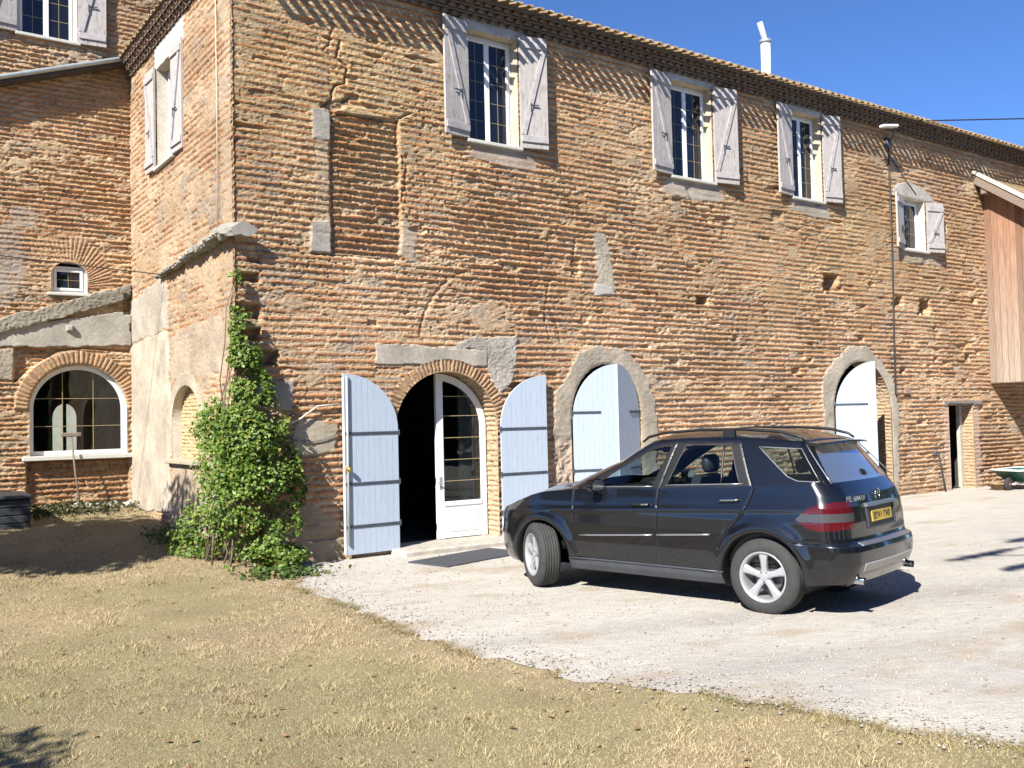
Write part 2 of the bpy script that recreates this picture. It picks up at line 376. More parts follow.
# ------------------------------------------------------------------ masonry
PITCH = .105
BR = np.array([[.37, .178, .082], [.415, .21, .096], [.335, .155, .078], [.42, .25, .125], [.26, .13, .075], [.40, .225, .115]])
def masonry(U, V, seed, ero, smear, tone=None, pitch=PITCH, blen0=.40):
    """height (m, outward) and colour of a wall of thin old bricks in wide lime joints"""
    v = V + .035 * (fbm(U * .22, V * .5, seed) - .5) + .010 * (fbm(U * 1.6, V * 2.5, seed + 1) - .5)
    rag = .010 * (vn(U * 11, V * 22, seed + 2) - .5) + .013 * (vn(U * 33, V * 52, seed + 3) - .5)
    k = np.floor(v / pitch); f = v / pitch - k
    bl = blen0 * (.8 + .4 * hsh(k, 3, seed)); uu = U + hsh(k, 1, seed) * bl + .012 * (vn(U * 7, V * 11, seed + 4) - .5)
    j = np.floor(uu / bl); g = uu / bl - j
    r1 = hsh(j, k, seed + 10); r2 = hsh(j, k, seed + 11); r3 = hsh(j, k, seed + 12); r4 = hsh(j, k, seed + 13)
    th = .45 + .12 * (r1 - .5); ce = .5 + .07 * (r2 - .5) + .06 * (g - .5) * (r3 - .5)
    dv = (th / 2 - np.abs(f - ce)) * pitch; du = np.minimum(g, 1 - g) * bl - .007
    d = np.minimum(dv, du) + rag
    b = sst(-.003, .005, d)
    sm = sst(.535, .65, fbm(U * 1.1, V * 2.6, seed + 20) * .55 + fbm(U * 6, V * 12, seed + 24) * .45 + smear)
    b = b * (1 - sm * .92) * np.where(r4 < .045, .12, 1)
    n1 = fbm(U * 16, V * 22, seed + 30, 3) - .5; n2 = vn(U * 42, V * 55, seed + 33) - .5
    hb = .006 + .013 * (r3 - .5) + .011 * n1 + .006 * n2 - np.where(r2 > .93, .020, 0)
    hb = hb - .004 * sst(.55, .0, (f - ce + th / 2) / th)
    hm = -.005 - ero * .025 + (.008 + .022 * ero) * n1 * 1.2 + (.006 + .010 * ero) * n2
    hm = mix(hm, .004 + .012 * n1 + .004 * n2, sm)
    pit = sst(.74, .84, vn(U * 15, V * 26, seed + 35)) * sst(.3, .7, fbm(U * 1.3, V * 1.3, seed + 36) + .25 * (ero - .4)); hm = hm - .030 * pit * (1 - .7 * sm)
    spk = _h(np.floor(U * 38), np.floor(V * 62), seed + 60) - .5; hm = hm + .011 * spk * (1 - .5 * sm); hb = hb + .005 * spk
    h = mix(hm, hb, b)
    q = (r1 * 977 % 1) * 5.999; qi = q.astype(int)
    cb = mix(BR[qi], np.array([.375, .19, .09]), .35) * (.82 + .32 * r4)[..., None]
    lich = sst(.50, .70, fbm(U * 1.5, V * 1.5, seed + 40))[..., None]
    cb = mix(cb, np.array([.33, .25, .14]), lich * .35)
    pm = fbm(U * .9, V * 1.4, seed + 50)
    cm = mix(np.array([.36, .285, .195]), np.array([.485, .395, .28]), sst(.35, .65, pm)[..., None])
    cm = mix(cm, np.array([.28, .265, .235]), sst(.55, .72, fbm(U * 2.1, V * 3.1, seed + 55))[..., None] * .7)
    cm = cm * (.80 + .40 * vn(U * 24, V * 30, seed + 57))[..., None]
    c = mix(cm, cb * (.85 + .3 * vn(U * 18, V * 30, seed + 58))[..., None], (b ** .8)[..., None])
    c = mix(c, np.array([.375, .295, .205]), .12) * (.84 + .32 * _h(np.floor(U * 57), np.floor(V * 82), seed + 59))[..., None]
    if tone is not None: c = c * tone
    return h, c
def radial(h, c, U, V, cx, zc, asp, seed, n, m):
    """voussoirs round a centre, where mask m"""
    th = np.arctan2((V - zc) / asp, U - cx) / math.pi * n; k = np.floor(th); f = th - k
    r = np.hypot(U - cx, (V - zc) / asp)
    d = (.40 - np.abs(f - .5)) / n * math.pi * r
    b = sst(-.004, .008, d + .006 * (vn(U * 30, V * 30, seed) - .5))
    r1 = hsh(k, 0, seed); n1 = fbm(U * 18, V * 18, seed + 3, 3) - .5
    hh = mix(-.018 + .012 * n1, .012 + .012 * (r1 - .5) + .01 * n1, b)
    q = (r1 * 5.999).astype(int); cb = mix(BR[q], np.array([.46, .33, .20]), .35) * (.8 + .4 * hsh(k, 1, seed))[..., None]
    cm = np.array([.44, .37, .27]) * (.8 + .4 * vn(U * 24, V * 30, seed + 5))[..., None]
    mm = m[..., None]
    return mix(h, hh, m), mix(c, mix(cm, cb, b[..., None]), mm)
def cement(h, c, U, V, poly, seed, lift=.012, colr=(.38, .345, .295), rough=.006, edge=.02, amt=1.0, sdo=None):
    sd = poly_sd(poly, U, V)[0] if sdo is None else sdo
    m = sst(edge, -edge * .3, sd + .05 * (fbm(U * 7, V * 7, seed) - .5)) * amt
    n1 = fbm(U * 5, V * 5, seed + 1) - .5; n2 = fbm(U * 30, V * 30, seed + 2, 3) - .5
    hh = lift + rough * (n1 + n2)
    cc = .87 * np.array(colr) * (.66 + .68 * fbm(U * 3, V * 3, seed + 3))[..., None] * (.92 + .16 * vn(U * 40, V * 40, seed + 4))[..., None]
    return mix(h, hh, m), mix(c, cc, m[..., None])
def wall_mesh(U, V, h, c, openings, regions, place, cell):
    """openings: polygons cut out; regions: [(name, polygon, material)] built as meshes of their own; returns builder"""
    sds = []
    done = np.zeros(U.shape, bool)
    for p in openings + [r[1] for r in regions]:
        sd, nx, ny = poly_sd(p, U, V); s = (np.abs(sd) < .56 * cell) & ~done
        U = np.where(s, nx, U); V = np.where(s, ny, V); done |= s; sds.append(sd)
    hole = np.minimum.reduce(sds[:len(openings)]) if openings else np.full(U.shape, 9.)
    k = sst(0, .05, hole); h = h * k + .004 * (1 - k)
    P = place(U, V, h)
    i = np.arange(U.size).reshape(U.shape)
    F = np.stack([i[:-1, :-1], i[:-1, 1:], i[1:, 1:], i[1:, :-1]], -1)
    fu = (U[:-1, :-1] + U[:-1, 1:] + U[1:, 1:] + U[1:, :-1]) / 4; fv = (V[:-1, :-1] + V[:-1, 1:] + V[1:, 1:] + V[1:, :-1]) / 4
    lab = np.zeros(fu.shape, int)
    for q, r in enumerate(regions): lab[poly_sd(r[1], fu, fv)[0] < 0] = q + 1
    for p in openings: lab[poly_sd(p, fu, fv)[0] < 0] = -1
    def get(L):
        f = F[lab == L]; u, inv = np.unique(f, return_inverse=True)
        return P.reshape(-1, 3)[u], inv.reshape(f.shape).astype(np.int32), c.reshape(-1, 3)[u]
    return get
def ribbon(poly, depth, place, seed, kind='brick', tint=1.0, open_bottom=False, inner=-.002):
    """the reveal of an opening: its outline carried back into the wall"""
    p = np.asarray(poly, float); q = np.vstack([p, p[:1]])
    seg = np.hypot(*np.diff(q, axis=0).T); s = np.concatenate([[0], np.cumsum(seg)])
    S = []
    for a, b in zip(s[:-1], s[1:]):
        if b - a > 1e-9: S += list(np.linspace(a, b, max(2, int((b - a) / .013)), endpoint=False))
    S.append(s[-1]); S = np.array(S)
    x = np.interp(S, s, q[:, 0]); z = np.interp(S, s, q[:, 1])
    T = np.linspace(0, depth, max(3, int(depth / .02)))
    SS, TT = np.meshgrid(S, T, indexing='ij'); XX = np.interp(SS, s, q[:, 0]); ZZ = np.interp(SS, s, q[:, 1])
    nx = np.gradient(z, S); nz = -np.gradient(x, S); l = np.hypot(nx, nz) + 1e-9; nx /= l; nz /= l
    area = .5 * np.sum(q[:-1, 0] * q[1:, 1] - q[1:, 0] * q[:-1, 1])
    if area > 0: nx, nz = -nx, -nz          # towards the opening
    # courses follow height on the jambs and the run of the arch on its head
    if kind == 'brick':
        h, c = masonry(TT + .13, SS, seed, .35, -.05, pitch=.085, blen0=.26); c = mix(c, np.array([.50, .37, .23]), .35) * tint
    else:
        h = .004 * (fbm(TT * 20, SS * 20, seed) - .5); c = np.array([.60, .55, .46]) * (.8 + .4 * fbm(TT * 8, SS * 5, seed))[..., None] * tint
        if kind == 'rough': h = h + .014 * (fbm(TT * 9, SS * 9, seed + 1) - .45); c = c * np.array([.92, .86, .76])
    h = np.minimum(h, .01) * sst(0, .05, TT) + inner
    P = place(XX + nx[:, None] * h, ZZ + nz[:, None] * h, -TT)
    i = np.arange(XX.size).reshape(XX.shape)
    F = np.stack([i[:-1, :-1], i[1:, :-1], i[1:, 1:], i[:-1, 1:]], -1)
    if open_bottom: F = F[(ZZ[:-1, :-1] > p[:, 1].min() + .003) | (ZZ[1:, :-1] > p[:, 1].min() + .003)]
    return P.reshape(-1, 3), F.reshape(-1, 4), c.reshape(-1, 3)
front = lambda u, v, h: np.stack([u, -h, v], -1)
side = lambda u, v, h: np.stack([-h, u, v], -1)
WY = 5.95
wing = lambda u, v, h: np.stack([u, WY - h, v], -1)

# ------------------------------------------------------------------ farmhouse
house = thing('farmhouse', (0, 0, 0), 'long old brick farmhouse with white shutters above and pale blue arched doors', 'farmhouse')
W = [(4.07, 5.12, 6.79, 8.72), (8.85, 10.05, 6.79, 8.76), (12.56, 13.63, 6.80, 8.76), (16.73, 17.73, 6.0, 7.30)]
D1 = arch(2.58, 4.53, -.06, 1.93, 2.85); D2 = arch(6.15, 7.87, -.06, 2.02, 3.02); D3 = arch(13.78, 15.97, -.08, 2.05, 3.20)
D4 = rect(18.47, 19.63, -.10, 2.14)
openF = [rect(*w) for w in W] + [D1, D2, D3, D4]
RING1 = ring(2.58, 4.53, 1.93, 2.85, .20, leg=.12)
def wob(poly, amp, seed, step=.12):
    q = np.vstack([poly, poly[:1]]); out = []
    for a, b in zip(q[:-1], q[1:]):
        n = max(1, int(np.hypot(*(np.array(b) - a)) / step))
        for t in range(n): out.append(tuple(np.array(a) + (np.array(b) - a) * t / n))
    out = np.array(out); n = np.arange(len(out))
    out[:, 0] += amp * (vn(n * .7, n * 0, seed) - .5) * 2; out[:, 1] += amp * (vn(n * .7, n * 0 + 9, seed) - .5) * 2
    return [tuple(p) for p in out]
SUR2 = wob([(5.74, -.05), (5.74, .9), (5.72, 1.9), (5.84, 2.5), (6.05, 2.75), (6.36, 3.22), (6.9, 3.34), (7.4, 3.30), (7.82, 3.06), (8.08, 2.62), (8.26, 2.3), (8.24, 1.3), (8.22, -.05)], .05, 81, .09)
SUR3 = wob([(13.36, -.05), (13.36, 1.5), (13.40, 2.8), (13.8, 3.2), (14.45, 3.52), (15.1, 3.52), (15.6, 3.25), (16.1, 2.8), (16.3, 2.2), (16.25, 1.0), (16.2, -.05)], .05, 82, .09)
LINT = wob([(2.24, 2.965), (4.33, 2.955), (4.33, 3.225), (2.25, 3.275)], .008, 83)
LINT4 = wob([(18.22, 2.145), (20.10, 2.145), (20.08, 2.25), (18.25, 2.26)], .008, 84)
SUR_W4 = wob([(16.42, 7.31), (18.05, 7.31), (18.28, 7.12), (18.40, 7.12), (18.1, 7.42), (17.65, 7.62), (17.1, 7.70), (16.6, 7.62), (16.40, 7.45)], .012, 85)
ux = [-.02]
while ux[-1] < 27: ux.append(ux[-1] + .0175 + .0245 * max(0, min(1, (ux[-1] - 3) / 15)))
ux = np.array(ux); vz = np.arange(-.35, 9.02, .0108)
U, V = np.meshgrid(ux, vz)
# how far the joints are washed out, patch by patch, as on the real front
ero = .26 + .70 * (fbm(U * .45, V * .6, 101) - .5) * 2
def blob(x, z, rx, rz, a): return a * np.exp(-(((U - x) / rx) ** 2 + ((V - z) / rz) ** 2))
ero += blob(6.4, 6.2, 1.6, 1.6, .55) + blob(2.1, 5.7, .75, 1.1, .7) + blob(4.9, 4.9, 2.0, .9, .45) + blob(9.5, 4.0, 2.5, 1.3, .35) + blob(11, 2.5, 2., 1.0, .4) + blob(17.6, 1.1, 1.6, 1.4, .6) + blob(21, 1.2, 1.6, 1.3, .7)
ero -= blob(2.0, 7.8, 2.4, 1.0, .55) + blob(7.9, 7.4, .8, 1.1, .55) + blob(3.4, 6.0, .5, 1.6, .5) + blob(15, 6.5, 3., 1.2, .25) + blob(.5, 6, .8, 2, .3) + blob(11.2, 6.6, 1.0, 1.4, .35)
ero = np.clip(ero, .02, 1.1)
smear = -.04 + blob(4.5, 3.9, 1.2, .7, .11) + blob(1.0, 3.0, 1.2, .8, .05) + blob(.9, .6, .9, .7, .12) + blob(8.2, 2.4, 1.0, .8, .02) - blob(6.4, 6.2, 1.6, 1.6, .08)
tn = mix(np.array([1.04, .96, .86]), np.array([1.12, 1.05, 1.00]), sst(5.6, 3.2, V)[..., None]) * (.86 + .30 * fbm(U * .5, V * .8, 110))[..., None]
tn = mix(tn, tn * np.array([.90, .90, .80]), (blob(1.6, 7.3, 2.5, 1.2, 1) + blob(15, 6.5, 3.5, 1.5, .6))[..., None].clip(0, 1))
h, c = masonry(U, V, 5, ero, smear, tn)
# the blocked window: a recessed panel of rougher courses, cement at its edge
PAN = [(1.55, 4.66), (2.74, 4.66), (2.74, 6.92), (1.55, 6.86)]
sdp = poly_sd(PAN, U, V)[0]; mp_ = sst(.012, -.012, sdp + .03 * (fbm(U * 6, V * 6, 121) - .5))
h2, c2 = masonry(U + 7, V + .04, 9, np.full(U.shape, 1.05), -.10, tn * .92)
h = mix(h, h2 - .045, mp_); c = mix(c, c2, mp_[..., None])
jam = np.exp(-np.abs(U - 1.545) / .02) * ((V > 4.6) & (V < 6.9)); h -= .05 * jam
for i_, pl in enumerate([[(1.24, 6.40), (1.54, 6.40), (1.54, 6.88), (1.24, 6.85)], [(1.17, 4.64), (1.51, 4.66), (1.51, 5.15), (1.20, 5.10)]]):
    h, c = cement(h, c, U, V, pl, 130 + i_, .012, (.41, .375, .325))
h, c = cement(h, c, U, V, [(1.26, 5.1), (1.5, 5.1), (1.5, 6.4), (1.3, 6.4)], 133, .0, (.44, .36, .26), amt=.45)
h, c = cement(h, c, U, V, [(2.72, 4.72), (2.95, 4.70), (3.05, 5.1), (2.78, 5.35)], 134, .004, (.42, .36, .28), amt=.8)
h, c = cement(h, c, U, V, wob([(.30, 2.30), (.85, 2.26), (.88, 2.66), (.32, 2.68)], .02, 4), 135, .01, (.41, .37, .32))
h, c = cement(h, c, U, V, wob([(.75, 1.55), (1.55, 1.62), (1.55, 2.02), (.9, 2.08)], .05, 4), 136, .006, (.46, .40, .31))
h, c = cement(h, c, U, V, wob([(.2, -.1), (1.55, -.1), (1.5, .55), (1.0, .9), (.3, .8)], .1, 4), 137, .006, (.36, .29, .21), amt=.8)
h, c = cement(h, c, U, V, wob([(6.75, 4.35), (7.25, 4.35), (7.3, 4.45), (7.1, 5.45), (6.8, 5.45), (6.85, 4.6)], .05, 6), 138, .0, (.44, .39, .31), rough=.02)
h, c = cement(h, c, U, V, [(6.78, 4.30), (7.25, 4.34), (7.2, 4.47), (6.8, 4.50)], 139, .012, (.55, .53, .48))
h, c = cement(h, c, U, V, wob([(8.55, 6.45), (10.3, 6.42), (10.2, 6.78), (8.8, 6.78)], .05, 6), 140, .0, (.43, .39, .33), amt=.85)
h, c = cement(h, c, U, V, wob([(12.5, 6.5), (13.9, 6.48), (13.8, 6.8), (12.6, 6.8)], .04, 6), 141, .0, (.43, .39, .33), amt=.85)
h, c = cement(h, c, U, V, wob([(4.1, 6.50), (5.5, 6.48), (5.4, 6.78), (4.2, 6.78)], .04, 6), 142, .0, (.42, .36, .29), amt=.8)
h, c = cement(h, c, U, V, wob([(16.2, 5.72), (18.4, 5.7), (18.3, 5.98), (16.4, 5.99)], .04, 6), 143, .0, (.40, .36, .30), amt=.6)
for i_, (xa, xb, za) in enumerate([(3.9, 5.3, 8.73), (8.7, 10.2, 8.77), (12.4, 13.8, 8.77)]):
    h, c = cement(h, c, U, V, [(xa, za), (xb, za), (xb, za + .2), (xa, za + .2)], 150 + i_, .008, (.50, .50, .48))
# the ghost of an old arch over the door, cracks, sockets and lost bricks
gh = np.abs(np.hypot((U - 4.5) / 1.45, (V - 3.3) / 1.35) - 1); h -= .022 * np.exp(-(gh / .018) ** 2) * (V > 3.4)
for pts, wd, dp in [([(1.72, 8.0), (1.66, 7.72), (1.83, 7.62), (1.80, 7.35), (1.62, 7.28), (1.55, 7.05), (1.40, 6.9)], .016, .06),
                    ([(1.60, 8.2), (1.56, 7.95), (1.45, 7.8)], .010, .04), ([(1.9, 7.15), (1.75, 7.05), (1.5, 7.0)], .018, .05),
                    ([(2.74, 6.95), (2.95, 7.06)], .014, .05), ([(2.72, 6.9), (2.70, 6.5), (2.86, 6.2), (2.84, 5.9), (2.76, 5.6)], .013, .04), ([(1.2, 4.63), (2.8, 4.65)], .016, .05),
                    ([(5.75, 4.6), (5.6, 3.9), (5.7, 3.5)], .01, .03), ([(6.35, 5.3), (6.3, 4.9)], .02, .05), ([(9.3, 6.6), (9.5, 6.3), (9.9, 6.0)], .05, .035)]:
    d = line_d(pts, U + .03 * (vn(U * 12, V * 12, 160) - .5), V); h -= dp * np.exp(-(d / wd) ** 2)
for x, z, rx, rz, dp in [(.22, 4.20, .18, .08, .2), (.18, 3.70, .22, .12, .2), (.21, 3.35, .18, .11, .2), (.40, 3.02, .26, .13, .2), (.13, 2.9, .12, .06, .1), (.3, 4.45, .12, .04, .07),
                         (9.64, 4.36, .19, .10, .22), (13.83, 4.98, .28, .22, .30), (14.15, 4.85, .12, .08, .06), (16.5, 4.72, .17, .14, .22), (17.60, 4.62, .26, .20, .26), (18.55, 6.72, .19, .13, .2), (17.1, 5.9, .1, .06, .05),
                         (16.55, 3.0, .12, .10, .12), (12.5, 2.95, .15, .08, .1), (14.9, 3.75, .12, .07, .1), (19.5, 3.4, .14, .12, .12), (19.9, 4.9, .12, .1, .1), (18.0, 3.3, .09, .07, .08), (19.3, 2.75, .14, .08, .06), (17.3, 1.75, .16, .1, .07), (18.0, 4.1, .08, .06, .07),
                         (2.9, 8.0, .03, .02, .03), (9.0, 6.35, .18, .06, .06), (12.05, 6.35, .2, .12, .05), (9.35, 5.0, .14, .09, .06), (6.35, 4.8, .12, .2, .05), (11.6, 5.8, .2, .05, .04), (10.3, 6.1, .25, .06, .05),
                         (13.0, 3.2, .1, .05, .06), (8.8, 3.1, .12, .05, .05), (10.6, 3.6, .1, .05, .06), (2.2, 3.6, .1, .05, .04), (5.4, 3.9, .14, .05, .04)]:
    e = np.maximum(np.abs(U - x) / rx, np.abs(V - z) / rz) + .35 * (vn(U * 14, V * 18, 170) - .5); h -= dp * sst(1.0, .72, e)
# random lost bricks, thicker low down
h -= .045 * sst(.80, .84, vn(U * 2.6, V * 9.5, 180)) * sst(.45, .75, fbm(U * .6, V * .6, 181) + .12 * sst(4.5, 1., V))
for r_, s_, cl, rg in [(SUR2, 190, (.43, .375, .30), .014), (SUR3, 194, (.46, .41, .335), .014), (LINT, 198, (.45, .41, .345), .006), (SUR_W4, 206, (.47, .44, .39), .006)]:
    h, c = cement(h, c, U, V, r_, s_, .016, cl, rg, edge=.01)
# the lower left of the second arch has lost its render: rubble shows
rb = sst(1.75, 1.5, V + .15 * (fbm(U * 4, V * 4, 210) - .5)) * (poly_sd(SUR2, U, V)[0] < 0) * (U < 6.6)
rn = fbm(U * 7, V * 7, 211); h = mix(h, -.02 + .09 * (rn - .5) + .03 * (vn(U * 25, V * 25, 212) - .5), rb); c = mix(c, np.array([.42, .33, .255]) * (.7 + .6 * rn[..., None]), rb[..., None])
h, c = cement(h, c, U, V, wob([(3.55, 3.25), (4.0, 3.40), (4.97, 3.47), (4.97, 3.1), (4.84, 2.62), (4.62, 2.48), (4.50, 2.62), (4.38, 2.9), (4.32, 3.23)], .03, 86), 226, .006, (.44, .40, .35), .022)
m1 = (poly_sd(RING1, U, V)[0] < 0).astype(float); h, c = radial(h, c, U, V, 3.555, 1.93, .95, 220, 46, m1)
w4 = (poly_sd(LINT4, U, V)[0] < 0); h = np.where(w4, .03 + .006 * fbm(U * 3, V * 40, 223), h); c = np.where(w4[..., None], np.array([.25, .22, .20]) * (.7 + .6 * fbm(U * 3, V * 50, 224))[..., None], c)
# brighter dressed jambs of the small doorway
jb = ((U > 18.27) & (U < 18.47) | (U > 19.63) & (U < 19.95)) & (V < 2.14); c = np.where(jb[..., None], mix(c, np.array([.50, .36, .30]), .65), c); h = np.where(jb, h * .4 + .004, h)
get = wall_mesh(U, V, h, c, openF, [('cement_surround', SUR2, 0), ('cement_surround', SUR3, 0), ('concrete_lintel', LINT, 0), ('brick_arch', RING1, 0), ('timber_lintel', LINT4, 0), ('cement_lintel', SUR_W4, 0)], front, .0165)
v_, f_0, c_ = get(0); mesh_obj('front_wall', v_, f_0, masonry_m, house, True, c_)
for q_, (n_, m_) in enumerate([('cement_surround', cement_m), ('cement_surround', cement_m), ('concrete_lintel', cement_m), ('brick_arch', masonry_m), ('timber_lintel', cement_m), ('cement_lintel', cement_m)]):
    v_, f_0, c_ = get(q_ + 1); mesh_obj(n_, v_, f_0, m_, house, True, c_)
for pl, dp, kd, sd_ in [(openF[0], .24, 'rough', 1), (openF[1], .24, 'rough', 2), (openF[2], .24, 'rough', 3), (openF[3], .24, 'plain', 4), (D1, .46, 'brick', 5), (D2, .40, 'brick', 6), (D3, .50, 'brick', 7), (D4, .34, 'brick', 8)]:
    v_, f_0, c_ = ribbon(pl, dp, front, 230 + 9 * sd_, kd, 1.1 if sd_ == 4 else 1.0, open_bottom=sd_ > 4); mesh_obj('reveal', v_, f_0, masonry_m, house, True, c_)

# side wall
SWIN = rect(2.93, 3.99, 6.66, 8.47); NICHE = arch(1.72, 3.22, 1.50, 2.15, 2.72)
us = np.arange(-.02, 6.0, .024); U, V = np.meshgrid(us, np.arange(-.2, 9.02, .0122))
ero = np.clip(.30 + .5 * (fbm(U * .6, V * .7, 301) - .5) * 2, .02, 1); tn = np.array([.97, .90, .86]) * (.88 + .25 * fbm(U * .6, V * .6, 302))[..., None]
h, c = masonry(U, V, 305, ero * .6, .05 + .05 * sst(5.2, 3.0, V) + .03 * sst(7.5, 5., V), tn)
PL1 = wob([(3.33, .60), (5.97, .45), (5.97, 3.62), (3.42, 3.70), (3.30, 2.2)], .03, 31)
PL2 = wob([(3.40, 3.76), (5.95, 3.68), (5.95, 4.5), (3.45, 4.72)], .04, 32)
h, c = cement(h, c, U, V, PL1, 310, .025, (.50, .435, .345), .004, edge=.012)
h, c = cement(h, c, U, V, PL2, 311, .012, (.45, .40, .33), .010)
h, c = cement(h, c, U, V, wob([(.5, 2.9), (3.3, 2.8), (3.35, 3.6), (.6, 3.7)], .08, 33), 312, .004, (.44, .365, .28), .022, amt=.85)
h, c = cement(h, c, U, V, wob([(.2, .0), (3.3, .4), (3.3, 1.4), (.3, 1.4)], .1, 34), 313, .0, (.47, .39, .29), .03, amt=.6)
h, c = cement(h, c, U, V, [(2.35, 8.48), (4.1, 8.48), (4.1, 8.9), (2.35, 8.9)], 314, .008, (.62, .60, .56), .003)
h, c = cement(h, c, U, V, wob([(.0, .0), (.5, .0), (.45, 9), (.0, 9)], .12, 35), 315, .002, (.46, .375, .27), .03, amt=.35)
RNG = ring(1.72, 3.22, 2.15, 2.72, .20, leg=.6); mr = (poly_sd(RNG, U, V)[0] < 0) * 1.0; h, c = cement(h, c, U, V, RNG, 316, .01, (.48, .42, .33), .012, amt=.9)
d = line_d([(5.93, .5), (5.93, 9)], U, V); h -= .03 * np.exp(-(d / .02) ** 2)
h -= .05 * np.exp(-(line_d([(3.36, .8), (3.42, 2.0), (3.30, 2.5), (3.42, 3.7)], U, V) / .015) ** 2)
get = wall_mesh(U, V, h, c, [SWIN, NICHE], [('plaster_panel', PL1, 0)], side, .0165)
v_, f_0, c_ = get(0); mesh_obj('side_wall', v_, f_0[:, ::-1].copy(), masonry_m, house, True, c_)
v_, f_0, c_ = get(1); mesh_obj('plaster_panel', v_, f_0[:, ::-1].copy(), cement_m, house, True, c_)
v_, f_0, c_ = ribbon(SWIN, .24, side, 330, 'plain'); mesh_obj('reveal', v_, f_0, masonry_m, house, True, c_)
v_, f_0, c_ = ribbon(NICHE, .16, side, 331, 'plain', .95); mesh_obj('reveal', v_, f_0, masonry_m, house, True, c_)
U, V = np.meshgrid(np.arange(1.65, 3.3, .02), np.arange(1.45, 2.78, .0115)); h, c = masonry(U, V, 340, np.full(U.shape, .15), -.03, np.array([1.15, 1.15, 1.0]), pitch=.062); c = mix(c, np.array([.52, .40, .22]), .5)
i_ = np.arange(U.size).reshape(U.shape); F = np.stack([i_[:-1, :-1], i_[1:, :-1], i_[1:, 1:], i_[:-1, 1:]], -1).reshape(-1, 4)
mesh_obj('blocked_niche', side(U, V, h - .15).reshape(-1, 3), F, masonry_m, house, True, c.reshape(-1, 3))
b = MB(); b.box((-.10, 1.62, 1.42), (.10, 3.36, 1.50), ch=.012); b.build('niche_sill', mortar_m, house)
# remains of an old roof line: a slab of mortar along the side wall and round the corner
n = 170; t = np.linspace(0, 1, n); yy_ = 3.75 - 3.95 * t; P_ = 18
A_ = np.linspace(0, 2 * math.pi, P_, endpoint=False); TT_, AA_ = np.meshgrid(t, A_, indexing='ij')
rad = .075 + .055 * TT_ + .10 * (fbm(TT_ * 14, np.cos(AA_) * 1.3 + np.sin(AA_) * .7, 350) - .5) + .11 * (fbm(TT_ * 45, AA_ * 1.6, 352, 3) - .5)
lx = -.04 - .02 * TT_ - np.cos(AA_) * rad * (.9 + .4 * TT_); lz = 4.71 + .15 * TT_ + .05 * (fbm(TT_ * 5, TT_ * 0, 353) - .5) + np.sin(AA_) * rad * (.55 + .2 * TT_) - .25 * np.maximum(0, np.cos(AA_)) * rad
V_ = np.stack([lx + sst(.965, 1., TT_) * .16, np.repeat(yy_[:, None], P_, 1), lz], -1).reshape(-1, 3)
F_ = [[k * P_ + j, (k + 1) * P_ + j, (k + 1) * P_ + (j + 1) % P_, k * P_ + (j + 1) % P_] for k in range(n - 1) for j in range(P_)] + [list(range((n - 1) * P_, n * P_)), list(range(P_ - 1, -1, -1))]
cc_ = np.array([.29, .275, .245]) * (.6 + .8 * fbm(V_[:, 1] * 7, V_[:, 2] * 12, 351))[:, None]
mesh_obj('mortar_ledge', V_, F_, cement_m, house, False, cc_)

# ------------------------------------------------------------------ eaves: three corbelled rows of half-round tiles, then the roof
def half_tile(mb, c, d, up_r, r, th, L, L0=0.0, n=7):
    """canal tile along direction d (unit xy), crown up, end face at L; c = centre of the bore on the wall line"""
    dx, dy = d; tx, ty = -dy, dx
    V = []
    for l in (L0, L):
        for rr in (r, r - th):
            for j in range(n):
                a = math.pi * j / (n - 1)
                V.append((c[0] + dx * l + tx * rr * math.cos(a), c[1] + dy * l + ty * rr * math.cos(a), c[2] + up_r * rr * math.sin(a)))
    F = []
    for j in range(n - 1):
        F.append([j, j + 1, 2 * n + j + 1, 2 * n + j]); F.append([n + j + 1, n + j, 3 * n + j, 3 * n + j + 1])
        F.append([2 * n + j, 2 * n + j + 1, 3 * n + j + 1, 3 * n + j])
    F.append([0, 2 * n, 3 * n, n]); F.append([n - 1, 2 * n - 1, 4 * n - 1, 3 * n - 1])
    mb.add(V, F)
